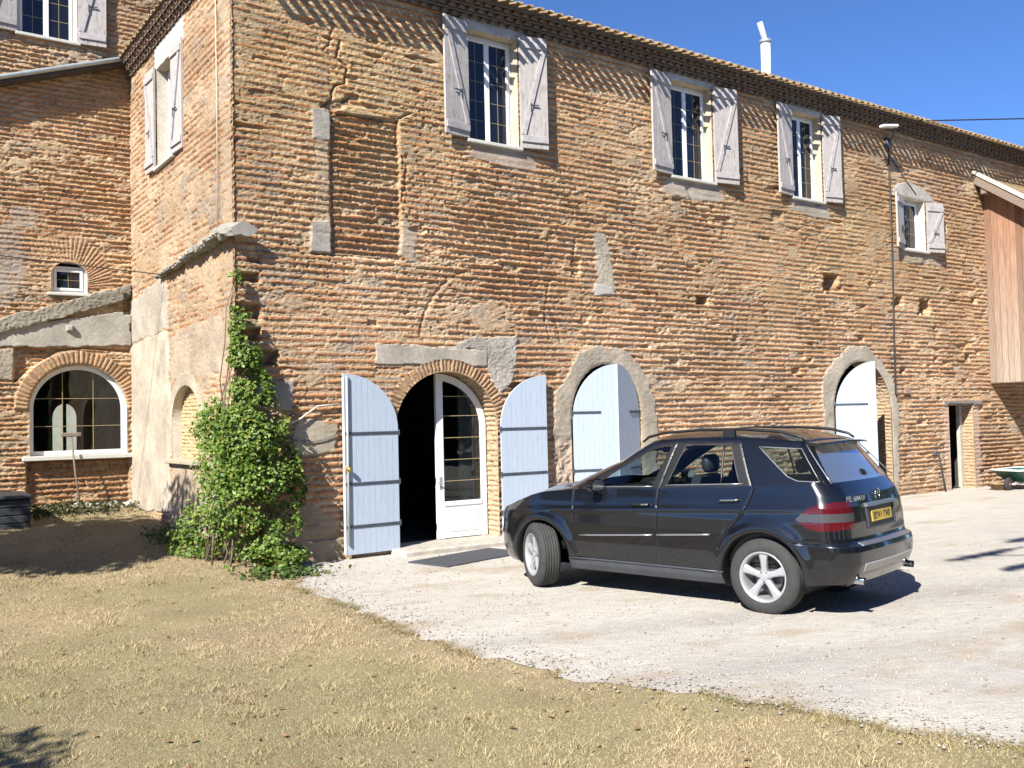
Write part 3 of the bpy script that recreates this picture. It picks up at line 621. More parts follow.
def eaves(par, p0, p1, out, rows, z0, name='corbelled_eaves'):
    p0 = np.array(p0, float); p1 = np.array(p1, float); L = np.hypot(*(p1 - p0)); d = (p1 - p0) / L
    mb = MB(); mm = MB()
    for k in range(rows):
        n = int(L / .195); pr = .07 * (k + 1)
        for i in range(n):
            s = (i + .5 + .5 * (k % 2)) * L / n
            if s > L: continue
            q = p0 + d * s + np.array(out) * 0
            zz = z0 + .1 * k + .006 * random.uniform(-1, 1)
            half_tile(mb, (q[0], q[1], zz), out, .85, .088, .014, pr + random.uniform(-.012, .012), -.02)
            # lime plug set back inside the bore
            e = np.array(out) * (pr - .03); t = d * .073
            mm.add([(q[0] + e[0] - t[0], q[1] + e[1] - t[1], zz), (q[0] + e[0] + t[0], q[1] + e[1] + t[1], zz), (q[0] + e[0] + t[0] * .7, q[1] + e[1] + t[1] * .7, zz + .045), (q[0] + e[0], q[1] + e[1], zz + .062), (q[0] + e[0] - t[0] * .7, q[1] + e[1] - t[1] * .7, zz + .045)], [[0, 1, 2, 3, 4]])
        # mortar bed above the row
        a = p0; bq = p1; o_ = np.array(out)
        zb = z0 + .1 * k + .077
        c8 = []
        for (pt, l) in ((a, -.02), (bq, -.02), (bq, pr + .004), (a, pr + .004)):
            c8.append((pt[0] + o_[0] * l, pt[1] + o_[1] * l))
        mm.add([(x, y, zb) for x, y in c8] + [(x, y, zb + .021) for x, y in c8], [[0, 3, 2, 1], [4, 5, 6, 7], [0, 1, 5, 4], [1, 2, 6, 5], [2, 3, 7, 6], [3, 0, 4, 7]])
    e = mb.build(name, mat('eaves_shade_tile', (.15, .09, .06), .95, var=.4, scale=9, c2=(.24, .15, .10), spec=.05), par, True); mm.build('mortar_bed', mat('eaves_shade_mortar', (.22, .20, .18), .95, var=.3, scale=14, spec=.05), e)  # tile and mortar colours darkened to deepen the shade under the eaves
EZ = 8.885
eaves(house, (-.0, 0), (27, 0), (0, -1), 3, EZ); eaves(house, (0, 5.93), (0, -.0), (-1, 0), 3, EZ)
# roof: rows of canal tiles, covers reaching further over the edge than the channels
mb = MB(); slope = .32; RZ = EZ + .395
def roof_run(p, d, L, cov, ch):
    dx, dy = d
    for (off, r, up_, zo) in ((0, .064, 1, .020), (.11, .095, -1, .055)):
        tx, ty = -dy, dx; n = 7; V = []
        reach = (cov if up_ > 0 else ch) + random.uniform(-.015, .015)
        for l in (-reach, L):
            for rr in (r, r - .014):
                for j in range(n):
                    a = math.pi * j / (n - 1); w_ = rr * math.cos(a)
                    V.append((p[0] + dx * l + tx * (w_ + off), p[1] + dy * l + ty * (w_ + off), RZ + slope * l + zo + up_ * .75 * rr * math.sin(a) + (.08 if up_ < 0 else 0) - .03))
        F = []
        for j in range(n - 1):
            F.append([j, j + 1, 2 * n + j + 1, 2 * n + j]); F.append([n + j + 1, n + j, 3 * n + j, 3 * n + j + 1]); F.append([j + 1, j, n + j, n + j + 1])
        F.append([0, 2 * n, 3 * n, n]); F.append([n - 1, 2 * n - 1, 4 * n - 1, 3 * n - 1])
        mb.add(V, F)
x = -.05
while x < 27: roof_run((x, 0), (0, 1), min(4.2, max(.05, x + .3)), .55, .35); x += .22
y = -.05
while y < 5.9: roof_run((0, y), (1, 0), min(4.2, max(.05, y + .3)), .27, .215); y += .22
roof = mb.build('tiled_roof', tile_m, house, True)
b = MB(); b.add([(-.25, -.25, RZ - .09), (27, -.25, RZ - .09), (27, 4.2, RZ + 4.2 * slope - .03), (4.2, 4.2, RZ + 4.2 * slope - .03), (-.25, 8, RZ - .09)], [[0, 1, 2, 3], [0, 3, 4]])
b.build('roof_deck', wood_m, roof)
# flue on the roof
b = MB(); b.tube([(14.88, 2.5, 9.9), (14.89, 2.5, 11.66)], .125, 20); fl = b.build('flue_pipe', white_m, house, True)
b = MB(); b.tube([(14.89, 2.5, 11.60), (14.89, 2.5, 11.68)], .15, 20); b.build('collar', zinc_m, fl, True)
b = MB(); b.tube([(14.89, 2.5, 11.66), (14.86, 2.5, 11.72), (14.66, 2.48, 12.10)], .075, 14); b.build('cowl', mat('bright_tin', (.75, .75, .77), .3, metal=.4, var=.05), fl, True)

# ------------------------------------------------------------------ windows and shutters
def window(par, x0, x1, z0, z1, place_m, leaves=2, bars=4, depth=.20, arched=None, half=False, glass=None):
    """white frame with its panes; local x to the right, y into the wall"""
    f = MB(); t = .055; y0, y1 = depth, depth + .06
    f.box((x0, y0, z0), (x0 + t, y1, z1), place_m, .006); f.box((x1 - t, y0, z0), (x1, y1, z1), place_m, .006)
    f.box((x0 + t, y0 + .002, z1 - t), (x1 - t, y1 - .002, z1), place_m, .006); f.box((x0 + t, y0 + .002, z0), (x1 - t, y1 - .002, z0 + t), place_m, .006)
    cells = []
    wv = (x1 - x0 - 2 * t) / leaves
    for k in range(leaves):
        a = x0 + t + k * wv; e = a + wv; s = .05
        f.box((a, y0 - .018, z0 + t), (a + s, y1 - .012, z1 - t), place_m, .006); f.box((e - s, y0 - .018, z0 + t), (e, y1 - .012, z1 - t), place_m, .006)
        f.box((a + s, y0 - .016, z1 - t - s), (e - s, y1 - .014, z1 - t), place_m, .006); f.box((a + s, y0 - .016, z0 + t), (e - s, y1 - .014, z0 + t + s), place_m, .006)
        cells.append((a + s, e - s, z0 + t + s, z1 - t - s))
    fr = f.build('window', white_m, par)
    for a, e, c0, c1 in cells:
        g = MB(); g.box((a, y0 + .012, c0), (e, y0 + .03, c1), place_m); p = g.build('pane', glass or glass_dark, fr)
        gb = MB()
        for i in range(1, bars + 1):
            z = c0 + (c1 - c0) * i / (bars + 1); gb.box((a, y0 + .006, z - .004), (e, y0 + .011, z + .004), place_m)
        gb.box(((a + e) / 2 - .004, y0 + .005, c0), ((a + e) / 2 + .004, y0 + .0105, c1), place_m)
        gb.build('glazing_bar', gold_m, fr)
    return fr
def sill(par, x0, x1, z, place_m, out=.07, th=.06):
    s = MB(); s.box((x0, -out, z - th), (x1, .2, z), place_m, .008); return s.build('window_sill', sill_m, par)
def shutter(par, w, hgt, M, flip=1, brace=True, drop=None):
    """boarded shutter, hinge at x=0, boards towards +x*flip; front face towards -y"""
    b = MB(); n = max(3, int(w / .13)); d = w / n
    for i in range(n):
        a, e = flip * (i * d + .002), flip * ((i + 1) * d - .002); j = random.uniform(-.004, .004)
        b.box((min(a, e), -.014 + j * .3, j), (max(a, e), .030 + j * .3, hgt + j), M, .003)
    o = b.build('shutter', lilac_m, par)
    for z in (.10, hgt - .22):
        c = MB(); xs = sorted((flip * .01, flip * (w - .01))); c.box((xs[0], -.042, z), (xs[1], -.0155, z + .12), M, .006); c.build('batten', lilac_dk, o)
    if brace:
        a = Vector((flip * .05, 0, hgt - .24)); e = Vector((flip * (w - .06), 0, .23)) if brace == 1 else None
        if brace == 2: a = Vector((flip * (w - .07), 0, hgt - .24)); e = Vector((flip * .05, 0, .23))
        dv = (e - a); nv = Vector((-dv.z, 0, dv.x)).normalized() * .04
        c = MB(); c.prism([(p.x, p.z) for p in (a + nv, e + nv, e - nv, a - nv)], -.040, -.0157, M); c.build('brace', lilac_dk, o)
    c = MB()
    x_ = flip * w * .35
    c.box((min(x_, x_ + flip * .015), -.05, hgt * .32), (max(x_, x_ + flip * .015), -.016, hgt * .32 + .16), M); c.box((min(x_, x_ + flip * .16), -.052, hgt * .38), (max(x_, x_ + flip * .16), -.030, hgt * .38 + .016), M); c.build('latch', iron_m, o)
    return o
def TR(x, y, z, ang=0.): return Matrix.Translation((x, y, z)) @ Matrix.Rotation(ang, 4, 'Z')
I4 = Matrix.Identity(4)
for (x0, x1, z0, z1), wl, wr, al, ar in zip(W[:3], (.53, .60, .56), (.54, .61, .52), (9, 8, 8), (-12, -10, -12)):
    window(house, x0 + .004, x1 - .004, z0 + .004, z1 - .004, I4); sill(house, x0 - .05, x1 + .05, z0 + .02, I4)
    shutter(house, wl, 2.0, TR(x0 - .01, -.05, z0 + .02, R(al)), -1, 2)
    shutter(house, wr, 2.0, TR(x1 + .01, -.05, z0 + .02, R(ar)), 1, 2)
x0, x1, z0, z1 = W[3]
window(house, x0 + .004, x1 - .004, z0 + .004, z1 - .004, I4, leaves=1, bars=2); sill(house, x0 - .05, x1 + .08, z0 + .02, I4)
shutter(house, .50, 1.32, TR(x0 - .01, -.05, z0 + .0, R(16)), -1, 0); shutter(house, .55, 1.26, TR(x1 + .01, -.05, z0 + .0, R(-14)), 1, 2)
# side window: local x runs along -Y of the world (left to right seen from outside), y into the wall (+X)
MS = Matrix(((0, 1, 0, 0), (-1, 0, 0, 0), (0, 0, 1, 0), (0, 0, 0, 1)))
y0, y1, z0, z1 = 2.93, 3.99, 6.66, 8.47
window(house, -y1 + .004, -y0 - .004, z0 + .004, z1 - .004, MS); sill(house, -y1 - .05, -y0 + .05, z0 + .02, MS)
shutter(house, .52, 1.86, MS @ TR(-y1 - .01, -.05, z0, R(2)), -1, 2); shutter(house, .52, 1.86, MS @ TR(-y0 + .01, -.05, z0, R(3)), 1, 2)

# ------------------------------------------------------------------ arched doors
def door_leaf(w, ztop, M, flip, straps, n=9, knob=False, strap_len=None, name='door_shutter'):
    """boarded leaf, hinge at x=0, outer face towards -y; ztop(x) gives the curved head"""
    b = MB(); d = w / n
    for i in range(n):
        a = i * d + .0025; e = (i + 1) * d - .0025
        pl = [(flip * a, .0), (flip * e, .0)] + [(flip * x, ztop(x)) for x in np.linspace(e, a, 5)]
        if flip < 0: pl = pl[::-1]
        b.prism(pl, -.018, .018, M)
    b.prism([(flip * .004, .01), (flip * (w - .004), .01)] + [(flip * x, ztop(x) - .012) for x in np.linspace(w - .004, .004, 12)], -.0145, .0145, M)
    o = b.build(name, blue_m, house)
    for z in straps:
        s = MB(); L_ = strap_len or w - .02
        a, e = sorted((-flip * .03, flip * L_)); s.box((a, -.030, z - .022), (e, -.0185, z + .022), M, .003)
        s.tube([M @ Vector((-flip * .015, -.02, z - .045)), M @ Vector((-flip * .015, -.02, z + .045))], .014, 8)
        s.build('hinge_strap', iron_m, o)
    return o
def quarter(w, zs, zt, peak_far):
    """head of a leaf: elliptical quarter arch, low at one edge"""
    if peak_far: return lambda x: zs + (zt - zs) * math.sqrt(max(0, 1 - ((w - x) / w) ** 2))
    return lambda x: zs + (zt - zs) * math.sqrt(max(0, 1 - (x / w) ** 2))
SLEAF = [.50, 1.08, 1.92]
SLEAF = [.42, 1.07, 1.84]
# leaves folded right back on the wall: hinge at the opening edge, tall side away from it
l = door_leaf(.95, quarter(.95, 1.90, 2.76, True), TR(2.565, -.075, .035, R(2.0)), -1, SLEAF)
M = TR(2.565, -.075, .035, R(2.0))
b = MB(); b.tube([M @ Vector((-.90, -.045, .15)), M @ Vector((-.90, -.045, 2.72))], .016, 10); b.build('bolt_rod', greyiron_m, l, True)
b = MB(); b.lathe([(0, -.10), (.03, -.095), (.04, -.07), (.03, -.04), (.012, -.03), (.012, 0)], 12, M @ Matrix.Translation((-.90, -.02, 1.30))); b.box((-.93, -.05, 1.24), (-.87, -.018, 1.36), M, .005); b.build('door_knob', brass_m, l, True)
b = MB(); b.box((-.952, -.026, .02), (-.935, .026, 2.70), M, .003); b.build('edge_strip', white_m, l)
r_ = door_leaf(.95, quarter(.95, 1.90, 2.76, True), TR(4.545, -.075, .035, R(-2.5)), 1, SLEAF)
# second doorway: both leaves ajar, meeting in the middle
D2z = lambda w, f: quarter(w, 1.98, 3.0, True)
l = door_leaf(.90, quarter(.90, 1.98, 2.98, True), TR(6.18, -.01, .03, R(-15)), 1, [.45, 1.05, 2.1], strap_len=.55)
l2 = door_leaf(.90, quarter(.90, 1.98, 2.98, True), TR(7.84, .05, .03, R(22)), -1, [.45, 1.05, 2.1], strap_len=.45)
M = TR(6.18, -.01, .03, R(-15)); b = MB(); b.box((.885, -.030, .02), (.93, -.006, 2.96), M, .004); b.build('edge_strip', white_m, l)
# third doorway: left leaf standing open
l = door_leaf(.95, quarter(.95, 2.02, 3.17, True), TR(13.82, -.01, .0, R(-32)), 1, [.45, 1.1, 2.2], strap_len=.75)
# glazed front door, right leaf shut, left leaf swung inwards
FD = .34
def qarch(x0, x1, zs, zt, xp):      # quarter arch from the peak xp to the side
    return lambda x: zs + (zt - zs) * math.sqrt(max(0, 1 - ((x - xp) / (x1 - xp)) ** 2))
xp, xe_ = 3.53, 4.515
def band(mb, x0, x1, zf0, zf1, y0, y1, n=22):
    xs = np.linspace(x0, x1, n); pl = [(x, zf0(x)) for x in xs] + [(x, zf1(x)) for x in xs[::-1]]; mb.prism(pl, y0, y1)
zt = qarch(xp, xe_, 1.92, 2.835, xp)
zt2 = lambda x: 1.90 + (2.70 - 1.90) * math.sqrt(max(0, 1 - ((x - xp) / (.86)) ** 2))
f = MB(); f.box((xp - .005, FD, .06), (xp + .13, FD + .07, 2.835), ch=.006)
f.box((xe_ - .115, FD + .001, .06), (xe_, FD + .069, 1.92), ch=.004)
f.box((xp + .13, FD + .002, .07), (xe_ - .115, FD + .066, .62)); f.box((xp + .12, FD - .012, .60), (xe_ - .11, FD + .05, .68), ch=.006)
f.box((xp + .20, FD - .006, .16), (xe_ - .18, FD + .05, .52), ch=.012)
xs = np.linspace(0, math.pi / 2, 24)
oc = [(xp + (xe_ - xp) * math.sin(a), 1.92 + .915 * math.cos(a)) for a in xs]; ic = [(xp + (xe_ - xp - .115) * math.sin(a), 1.92 + .80 * math.cos(a)) for a in xs]
f.prism(oc + ic[::-1], FD + .002, FD + .068)
fd = f.build('front_door', white_m, house); fd['label'] = 'white arched glazed door leaf standing shut'
pl = [(xp + .12, .66), (xe_ - .115, .66), (xe_ - .115, 1.92)] + [(p[0] - .0, p[1]) for p in ic[::-1] if p[0] > xp + .12] + [(xp + .12, 2.72)]
g = MB(); g.prism(pl, FD + .025, FD + .035); g.build('pane', glass_clear, fd)
gb = MB()
for z in (1.02, 1.38, 1.75, 2.12, 2.45):
    xr = xe_ - .115 if z < 1.92 else xp + (xe_ - xp - .115) * math.sqrt(max(0, 1 - ((z - 1.92) / .80) ** 2))
    gb.box((xp + .12, FD + .018, z - .006), (xr, FD + .024, z + .006))
gb.build('glazing_bar', gold_m, fd)
hb = MB(); hb.tube([(xp + .06, FD - .05, 1.0), (xp + .06, FD - .05, 1.0), (xp - .04, FD - .05, 1.0)], .009, 8); hb.box((xp + .03, FD - .012, .90), (xp + .07, FD, 1.10)); hb.build('handle', zinc_m, fd)
# rooms behind the open doors
def room(par, x0, x1, y0, y1, z0, z1, name='room'):
    b = MB(); b.add([(x0, y0, z0), (x1, y0, z0), (x1, y1, z0), (x0, y1, z0), (x0, y0, z1), (x1, y0, z1), (x1, y1, z1), (x0, y1, z1)],
        [[0, 1, 2, 3], [7, 6, 5, 4], [1, 5, 6, 2], [2, 6, 7, 3], [3, 7, 4, 0]]); return b.build(name, dark_m, par)
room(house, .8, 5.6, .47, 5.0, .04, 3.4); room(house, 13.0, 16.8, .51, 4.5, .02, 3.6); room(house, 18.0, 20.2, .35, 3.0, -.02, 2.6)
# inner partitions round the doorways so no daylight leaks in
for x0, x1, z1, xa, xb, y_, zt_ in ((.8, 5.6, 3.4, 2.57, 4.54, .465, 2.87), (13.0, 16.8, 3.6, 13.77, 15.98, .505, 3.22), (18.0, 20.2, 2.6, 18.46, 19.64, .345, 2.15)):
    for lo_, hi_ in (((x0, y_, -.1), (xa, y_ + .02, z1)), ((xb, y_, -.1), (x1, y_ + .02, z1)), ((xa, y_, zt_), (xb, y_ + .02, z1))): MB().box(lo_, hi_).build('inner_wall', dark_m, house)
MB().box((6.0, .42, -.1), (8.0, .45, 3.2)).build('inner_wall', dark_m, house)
# curtain behind the glass
b = MB(); n = 40; V_ = []; 
for k in range(n):
    x = 4.05 + .42 * k / (n - 1); y = FD + .16 + .025 * math.sin(k * 1.1)
    V_ += [(x, y, .1), (x, y, 2.7)]
b.add(V_, [[2 * k, 2 * k + 2, 2 * k + 3, 2 * k + 1] for k in range(n - 1)]); b.build('curtain', mat('linen', (.34, .33, .30), .9), house, True)
# stone step
b = MB(); b.box((2.42, -.52, -.08), (4.75, .46, .055), ch=.03); st = b.build('door_step', mat('worn_stone', (.44, .40, .34), .9, var=.25, scale=9, bump=.06, bscale=18), house)
# small doorway: old timber post inside the right jamb
b = MB(); b.box((19.50, .30, -.06), (19.62, .40, 2.13)); b.build('door_post', mat('pale_post', (.45, .42, .36), .8, var=.2), house)
# back and hidden walls, so the house is a solid from any side
b = MB(); b.add([(27, 0, -.3), (27, 8, -.3), (27, 8, 9.1), (27, 0, 9.1), (0, 8, -.3), (0, 8, 9.1), (27, 4, 10.5), (0, 4, 10.4)], [[0, 1, 2, 6, 3], [1, 4, 5, 2]]); b.build('rear_wall', mortar_m, house)
b = MB(); b.box((-.0 + .30, .56, 3.7), (26.9, 5.9, 8.85)); b.build('upper_floor', dark_m, house)

# ------------------------------------------------------------------ the wing at the back left
wg = thing('brick_wing', (-1, WY, .5), 'tall brick wing at left, set back, with an arched ground floor window', 'building')
AW = arch(-1.80, -.10, 1.55, 2.42, 3.25); SMW = [(-1.43, 4.60), (-.80, 4.60), (-.80, 4.95)] + [(-1.115 + .315 * math.cos(t), 4.95 + .25 * math.sin(t)) for t in np.linspace(.15, math.pi - .15, 12)] + [(-1.43, 4.95)]
TW = rect(-1.98, -.95, 9.40, 11.3)
U, V = np.meshgrid(np.concatenate([np.arange(-9, -2.6, .06), np.arange(-2.6, 1.6, .0175)]), np.arange(.0, 12.4, .0122))
ero = np.clip(.55 + .5 * (fbm(U * .6, V * .7, 401) - .5) * 2, .02, 1.1)
tn = np.array([.98, .92, .84]) * (.80 + .40 * fbm(U * .6, V * .8, 402))[..., None]
h, c = masonry(U, V, 405, ero, -.02, tn, pitch=.092)
BAND = wob([(-9, 3.58), (-2.15, 3.56), (-.02, 3.64), (-.02, 4.32), (-.7, 4.20), (-2.3, 3.86), (-9, 3.8)], .01, 41)
h, c = cement(h, c, U, V, BAND, 410, .03, (.43, .40, .345), .006, edge=.01)
h, c = cement(h, c, U, V, wob([(-9, 2.9), (-2.1, 2.95), (-1.95, 3.5), (-9, 3.55)], .04, 42), 411, .02, (.42, .37, .29), .02)
for (x, z, sx, sz) in [(-2.2, 5.2, .3, .6), (-1.9, 6.0, .2, .2), (-2.3, 4.6, .2, .3)]: h, c = cement(h, c, U, V, wob(rect(x - sx, x + sx, z - sz, z + sz), .12, 43), 412, .0, (.36, .36, .36), .01, amt=.35)
rr = ring(-1.80, -.10, 2.42, 3.25, .26, leg=.0); RA = [p for p in rr]; mr = (poly_sd(RA, U, V)[0] < 0) * (U < 0) * 1.0
h, c = radial(h, c, U, V, -.95, 2.35, .95, 420, 40, mr); h += .03 * mr
sp = sst(.012, -.012, poly_sd([(-2.05, 2.9), (-1.75, 3.2), (-1.3, 3.50), (-.9, 3.56), (-.03, 3.50), (-.03, 3.58), (-2.05, 3.54)], U, V)[0]); h -= .09 * sp
rs = ((poly_sd([(-1.95, 4.75), (-1.95, 5.3), (-1.6, 5.75), (-.95, 5.80), (-.5, 5.55), (-.28, 5.1), (-.30, 4.75), (-.8, 4.75), (-.8, 5.0), (-1.43, 5.0), (-1.43, 4.75)], U, V)[0] < 0)) * 1.0
rs = rs * (.35 + .5 * sst(-1.3, -.9, U)) * sst(.88, .70, np.hypot(U + 1.115, (V - 4.75) * .85)); h, c = radial(h, c, U, V, -1.115, 4.72, 1.0, 421, 34, rs)
inf = sst(.02, -.02, poly_sd(rect(-1.85, -.05, .55, 1.47), U, V)[0]); h4, c4 = masonry(U + 3, V, 430, np.full(U.shape, .9), -.05, np.array([.85, .76, .68]), pitch=.105, blen0=.36); h = mix(h, h4 - .10, inf); c = mix(c, c4, inf[..., None])
SCAR = wob([(-9, 1.55), (-2.3, 3.80), (-.02, 4.55), (-.02, 4.83), (-2.3, 4.07), (-9, 1.85)], .025, 44); h, c = cement(h, c, U, V, SCAR, 414, .085, (.285, .265, .215), .030, edge=.006); SCS = poly_sd(SCAR, U, V)[0]
soc = np.maximum(np.abs(U + 1.12) / .05, np.abs(V - 3.93) / .05); h += .08 * sst(1.1, .9, soc)
h -= .10 * sst(1.1, .8, np.maximum(np.abs(U + .08) / .07, np.abs(V - 4.42) / .2) + .2 * (vn(U * 14, V * 14, 433) - .5))
get = wall_mesh(U, V, h, c, [AW, SMW, TW], [('brick_arch', RA, 0), ('mortar_ledge', SCAR, 0), ('cement_band', BAND, 0)], wing, .0165)
for q_, (n_, m_) in enumerate([('wing_wall', masonry_m), ('brick_arch', masonry_m), ('mortar_ledge', cement_m), ('cement_band', cement_m)]):
    v_, f_0, c_ = get(q_); mesh_obj(n_, v_, f_0, m_, wg, True, c_)
for pl, dp, kd in ((AW, .20, 'plain'), (SMW, .16, 'plain'), (TW, .24, 'plain')):
    v_, f_0, c_ = ribbon(pl, dp, wing, 440, kd, 1.05); mesh_obj('reveal', v_, f_0, masonry_m, wg, True, c_)
MW = Matrix.Translation((0, WY, 0))
# arched window
f = MB(); fa = [(x, z) for x, z in arch(-1.795, -.105, 1.56, 2.42, 3.245, 36)]; fi = arch(-1.72, -.18, 1.64, 2.42, 3.165, 36)
n = len(fa); V_ = []; F_ = []
for y in (.13, .19):
    V_ += [(x, WY + y, z) for x, z in fa] + [(x, WY + y, z) for x, z in fi]
for k in range(n):
    j = (k + 1) % n
    F_ += [[k, j, n + j, n + k], [2 * n + j, 2 * n + k, 3 * n + k, 3 * n + j], [n + k, n + j, 3 * n + j, 3 * n + k], [j, k, 2 * n + k, 2 * n + j]]
f.add(V_, F_); aw = f.build('arched_window', white_m, wg)
g = MB(); g.prism(fi, .155, .165, MW); g.build('pane', glass_clear, aw)
gb = MB()
for z in (2.10, 2.62):
    hw_ = .77 if z < 2.42 else .77 * math.sqrt(1 - ((z - 2.42) / .745) ** 2); gb.box((-.95 - hw_, .148, z - .005), (-.95 + hw_, .154, z + .005), MW)
for x in (-1.22, -.68): gb.box((x - .005, .147, 1.64), (x + .005, .1535, 2.42 + .745 * math.sqrt(1 - ((x + .95) / .77) ** 2)), MW)
gb.build('glazing_bar', gold_m, aw)
s = MB(); s.box((-1.93, -.09, 1.47), (-.005, .13, 1.555), MW, .01); s.build('window_sill', sill_m, aw)
# the room behind it, with an arched opening to daylight in its far wall
b = MB(); x0, x1, y0, y1, z0, z1 = -3.6, .9, WY + .21, WY + 4.2, .6, 3.6
b.add([(x0, y0, z0), (x1, y0, z0), (x1, y1, z0), (x0, y1, z0), (x0, y0, z1), (x1, y0, z1), (x1, y1, z1), (x0, y1, z1)], [[0, 1, 2, 3], [7, 6, 5, 4], [1, 5, 6, 2], [3, 7, 4, 0]])
oa = arch(-.72, -.22, 1.5, 2.3, 2.62, 16)[2:]   # far opening
L_ = [(x, y1, z) for x, z in oa]
b.add([(x1, y1, z0), (x1, y1, z1), (x0, y1, z1), (x0, y1, z0), (oa[-1][0], y1, z0), (oa[0][0], y1, z0)] + L_, [[0, 1] + [6 + i for i in range(8)][::-1] + [5] if False else [0, 1, 6, 5]])
for i in range(len(oa) - 1): b.add([L_[i], L_[i + 1], (L_[i + 1][0], y1, z1), (L_[i][0], y1, z1)], [[0, 1, 2, 3]])
b.add([(oa[0][0], y1, z1), (x1, y1, z1), L_[0]], [[0, 1, 2]]); b.add([(x0, y1, z0), (oa[-1][0], y1, z0), L_[-1], (oa[-1][0], y1, z1), (x0, y1, z1)], [[0, 1, 2, 3, 4]])
b.add([(oa[-1][0], y1, z0), (oa[0][0], y1, z0), (oa[0][0], y1, 1.5), (oa[-1][0], y1, 1.5)], [[0, 1, 2, 3]])
b.build('room', mat('dim_plaster', (.20, .19, .17), .9), wg)
b = MB(); b.box((-.51, WY + 4.15, 1.5), (-.44, WY + 4.25, 2.75)); b.box((-1.05, WY + 4.13, 1.42), (.1, WY + 4.2, 1.5)); b.build('far_window_bar', dark_m, wg)
b = MB(); V_ = []
for k in range(30):
    V_ += [(-.66 + .30 * k / 29, WY + .35 + .02 * math.sin(k * 1.3), .9), (-.62 + .22 * k / 29, WY + .35 + .02 * math.sin(k * 1.3), 2.95)]
b.add(V_, [[2 * k, 2 * k + 2, 2 * k + 3, 2 * k + 1] for k in range(29)]); b.build('curtain', mat('brown_curtain', (.07, .05, .045), .9), wg, True)
# small window
window(wg, -1.425, -.805, 4.605, 5.12, MW, leaves=1, bars=1, depth=.10)
s = MB(); s.box((-1.50, -.06, 4.55), (-.72, .10, 4.605), MW, .01); s.build('window_sill', sill_m, wg)
window(wg, TW[0][0] + .004, TW[1][0] - .004, 9.404, 11.296, MW); sill(wg, -2.02, -.90, 9.42, MW)
shutter(wg, .50, 1.95, MW @ TR(-1.99, -.05, 9.40, R(6)), -1, 1); shutter(wg, .50, 1.95, MW @ TR(-.94, -.05, 9.40, R(-6)), 1, 2)
# slanting rain pipe under the window, on brackets
b = MB(); pts = [(-9.0, WY - .30, 6.03), (-2.27, WY - .30, 8.43), (-.30, WY - .30, 9.14), (-.14, WY - .24, 9.20)]
b.tube(pts, .045, 14); dp = b.build('rain_pipe', zinc_m, wg, True)
b = MB()
b.prism([(-9, 6.03), (-9, 5.93), (-.15, 9.09), (-.15, 9.17)], -.28, .02, MW); b.build('pipe_shade_board', mat('pipe_shade_dark', (.07, .06, .055), .9, var=.3), dp)  # board added to shade the wall under the pipe, coloured dark as shadow
# hidden bulk of the wing
b = MB(); b.box((-9, WY + .30, 3.7), (1.55, WY + 7, 12.3)); b.build('wing_core', dark_m, wg)
b = MB(); b.add([(-9.3, WY - .4, 12.3), (2.3, WY - .4, 12.3), (2.3, WY + 7.4, 12.3), (-9.3, WY + 7.4, 12.3), (-9.3, WY + 3.5, 13.6), (2.3, WY + 3.5, 13.6)], [[0, 1, 5, 4], [2, 3, 4, 5], [0, 4, 3], [1, 2, 5], [0, 3, 2, 1]]); b.build('tiled_roof', tile_m, wg)

# ------------------------------------------------------------------ timber loft on the right
lf = thing('timber_loft', (20.6, 0, 0), 'boarded timber loft jutting from the brick wall at the far right', 'loft')
b = MB(); y = -.01; i = 0; bc = []
while y > -3.6:
    w_ = random.uniform(.14, .20); zt_ = 8.15 + .72 * (y - w_) ; j = random.uniform(-.008, .008)
    b.add([(20.55 + j, y, 2.72), (20.55 + j, y - w_ + .014, 2.72), (20.55 + j, y - w_ + .006, zt_), (20.55 + j, y, zt_ + .72 * w_), (20.58, y, 2.72), (20.58, y - w_ + .014, 2.72), (20.58, y - w_ + .006, zt_), (20.58, y, zt_ + .72 * w_)], [[0, 3, 2, 1], [4, 5, 6, 7], [0, 1, 5, 4], [1, 2, 6, 5], [3, 0, 4, 7]]); k_ = random.uniform(.72, 1.2); lo_, hi_ = np.array([.33, .265, .21]) * k_, np.array([.285, .145, .085]) * k_; bc += [lo_, lo_, hi_, hi_] * 2; y -= w_
mesh_obj('board_wall', np.array(b.v), b.f, mat('weathered_boards', attr=True, rough=.85, var=.4, scale=6, stretch=(10, 10, .35), bump=.05, bscale=30, spec=.15), lf, False, np.array(bc))
b = MB(); b.box((20.56, -3.6, 2.70), (25, -.01, 2.74)); b.box((20.60, -3.63, 2.74), (25, -3.58, 5.2)); b.build('floor_and_front', board_m, lf)
b = MB(); b.add([(20.12, .02, 8.26), (20.12, -3.9, 5.44), (25, -3.9, 5.44), (25, .02, 8.26), (20.12, .02, 8.32), (20.12, -3.9, 5.50), (25, -3.9, 5.50), (25, .02, 8.32)], [[0, 1, 2, 3], [7, 6, 5, 4], [0, 4, 5, 1], [1, 5, 6, 2]]); rf = b.build('roof', tile_m, lf)
b = MB(); b.prism([(.0, 8.31), (-3.9, 5.50), (-3.9, 5.62), (.0, 8.42)], 20.07, 20.22, axis='x'); b.build('verge_tile', mat('pale_verge', (.50, .46, .42), .8, var=.3, scale=8), rf)
b = MB(); b.prism([(.0, 8.05), (-3.85, 5.28), (-3.85, 5.50), (.0, 8.28)], 20.10, 20.15, axis='x'); b.build('verge_board', wood_m, rf)
for y_, z_ in ((-.25, 7.86), (-1.6, 6.9), (-3.0, 5.9)): MB().box((20.14, y_ - .08, z_ - .12), (21.0, y_ + .08, z_ + .05)).build('beam', wood_m, lf)
MB().box((20.7, -3.5, -.1), (20.9, -3.3, 2.7)).build('post', wood_m, lf)
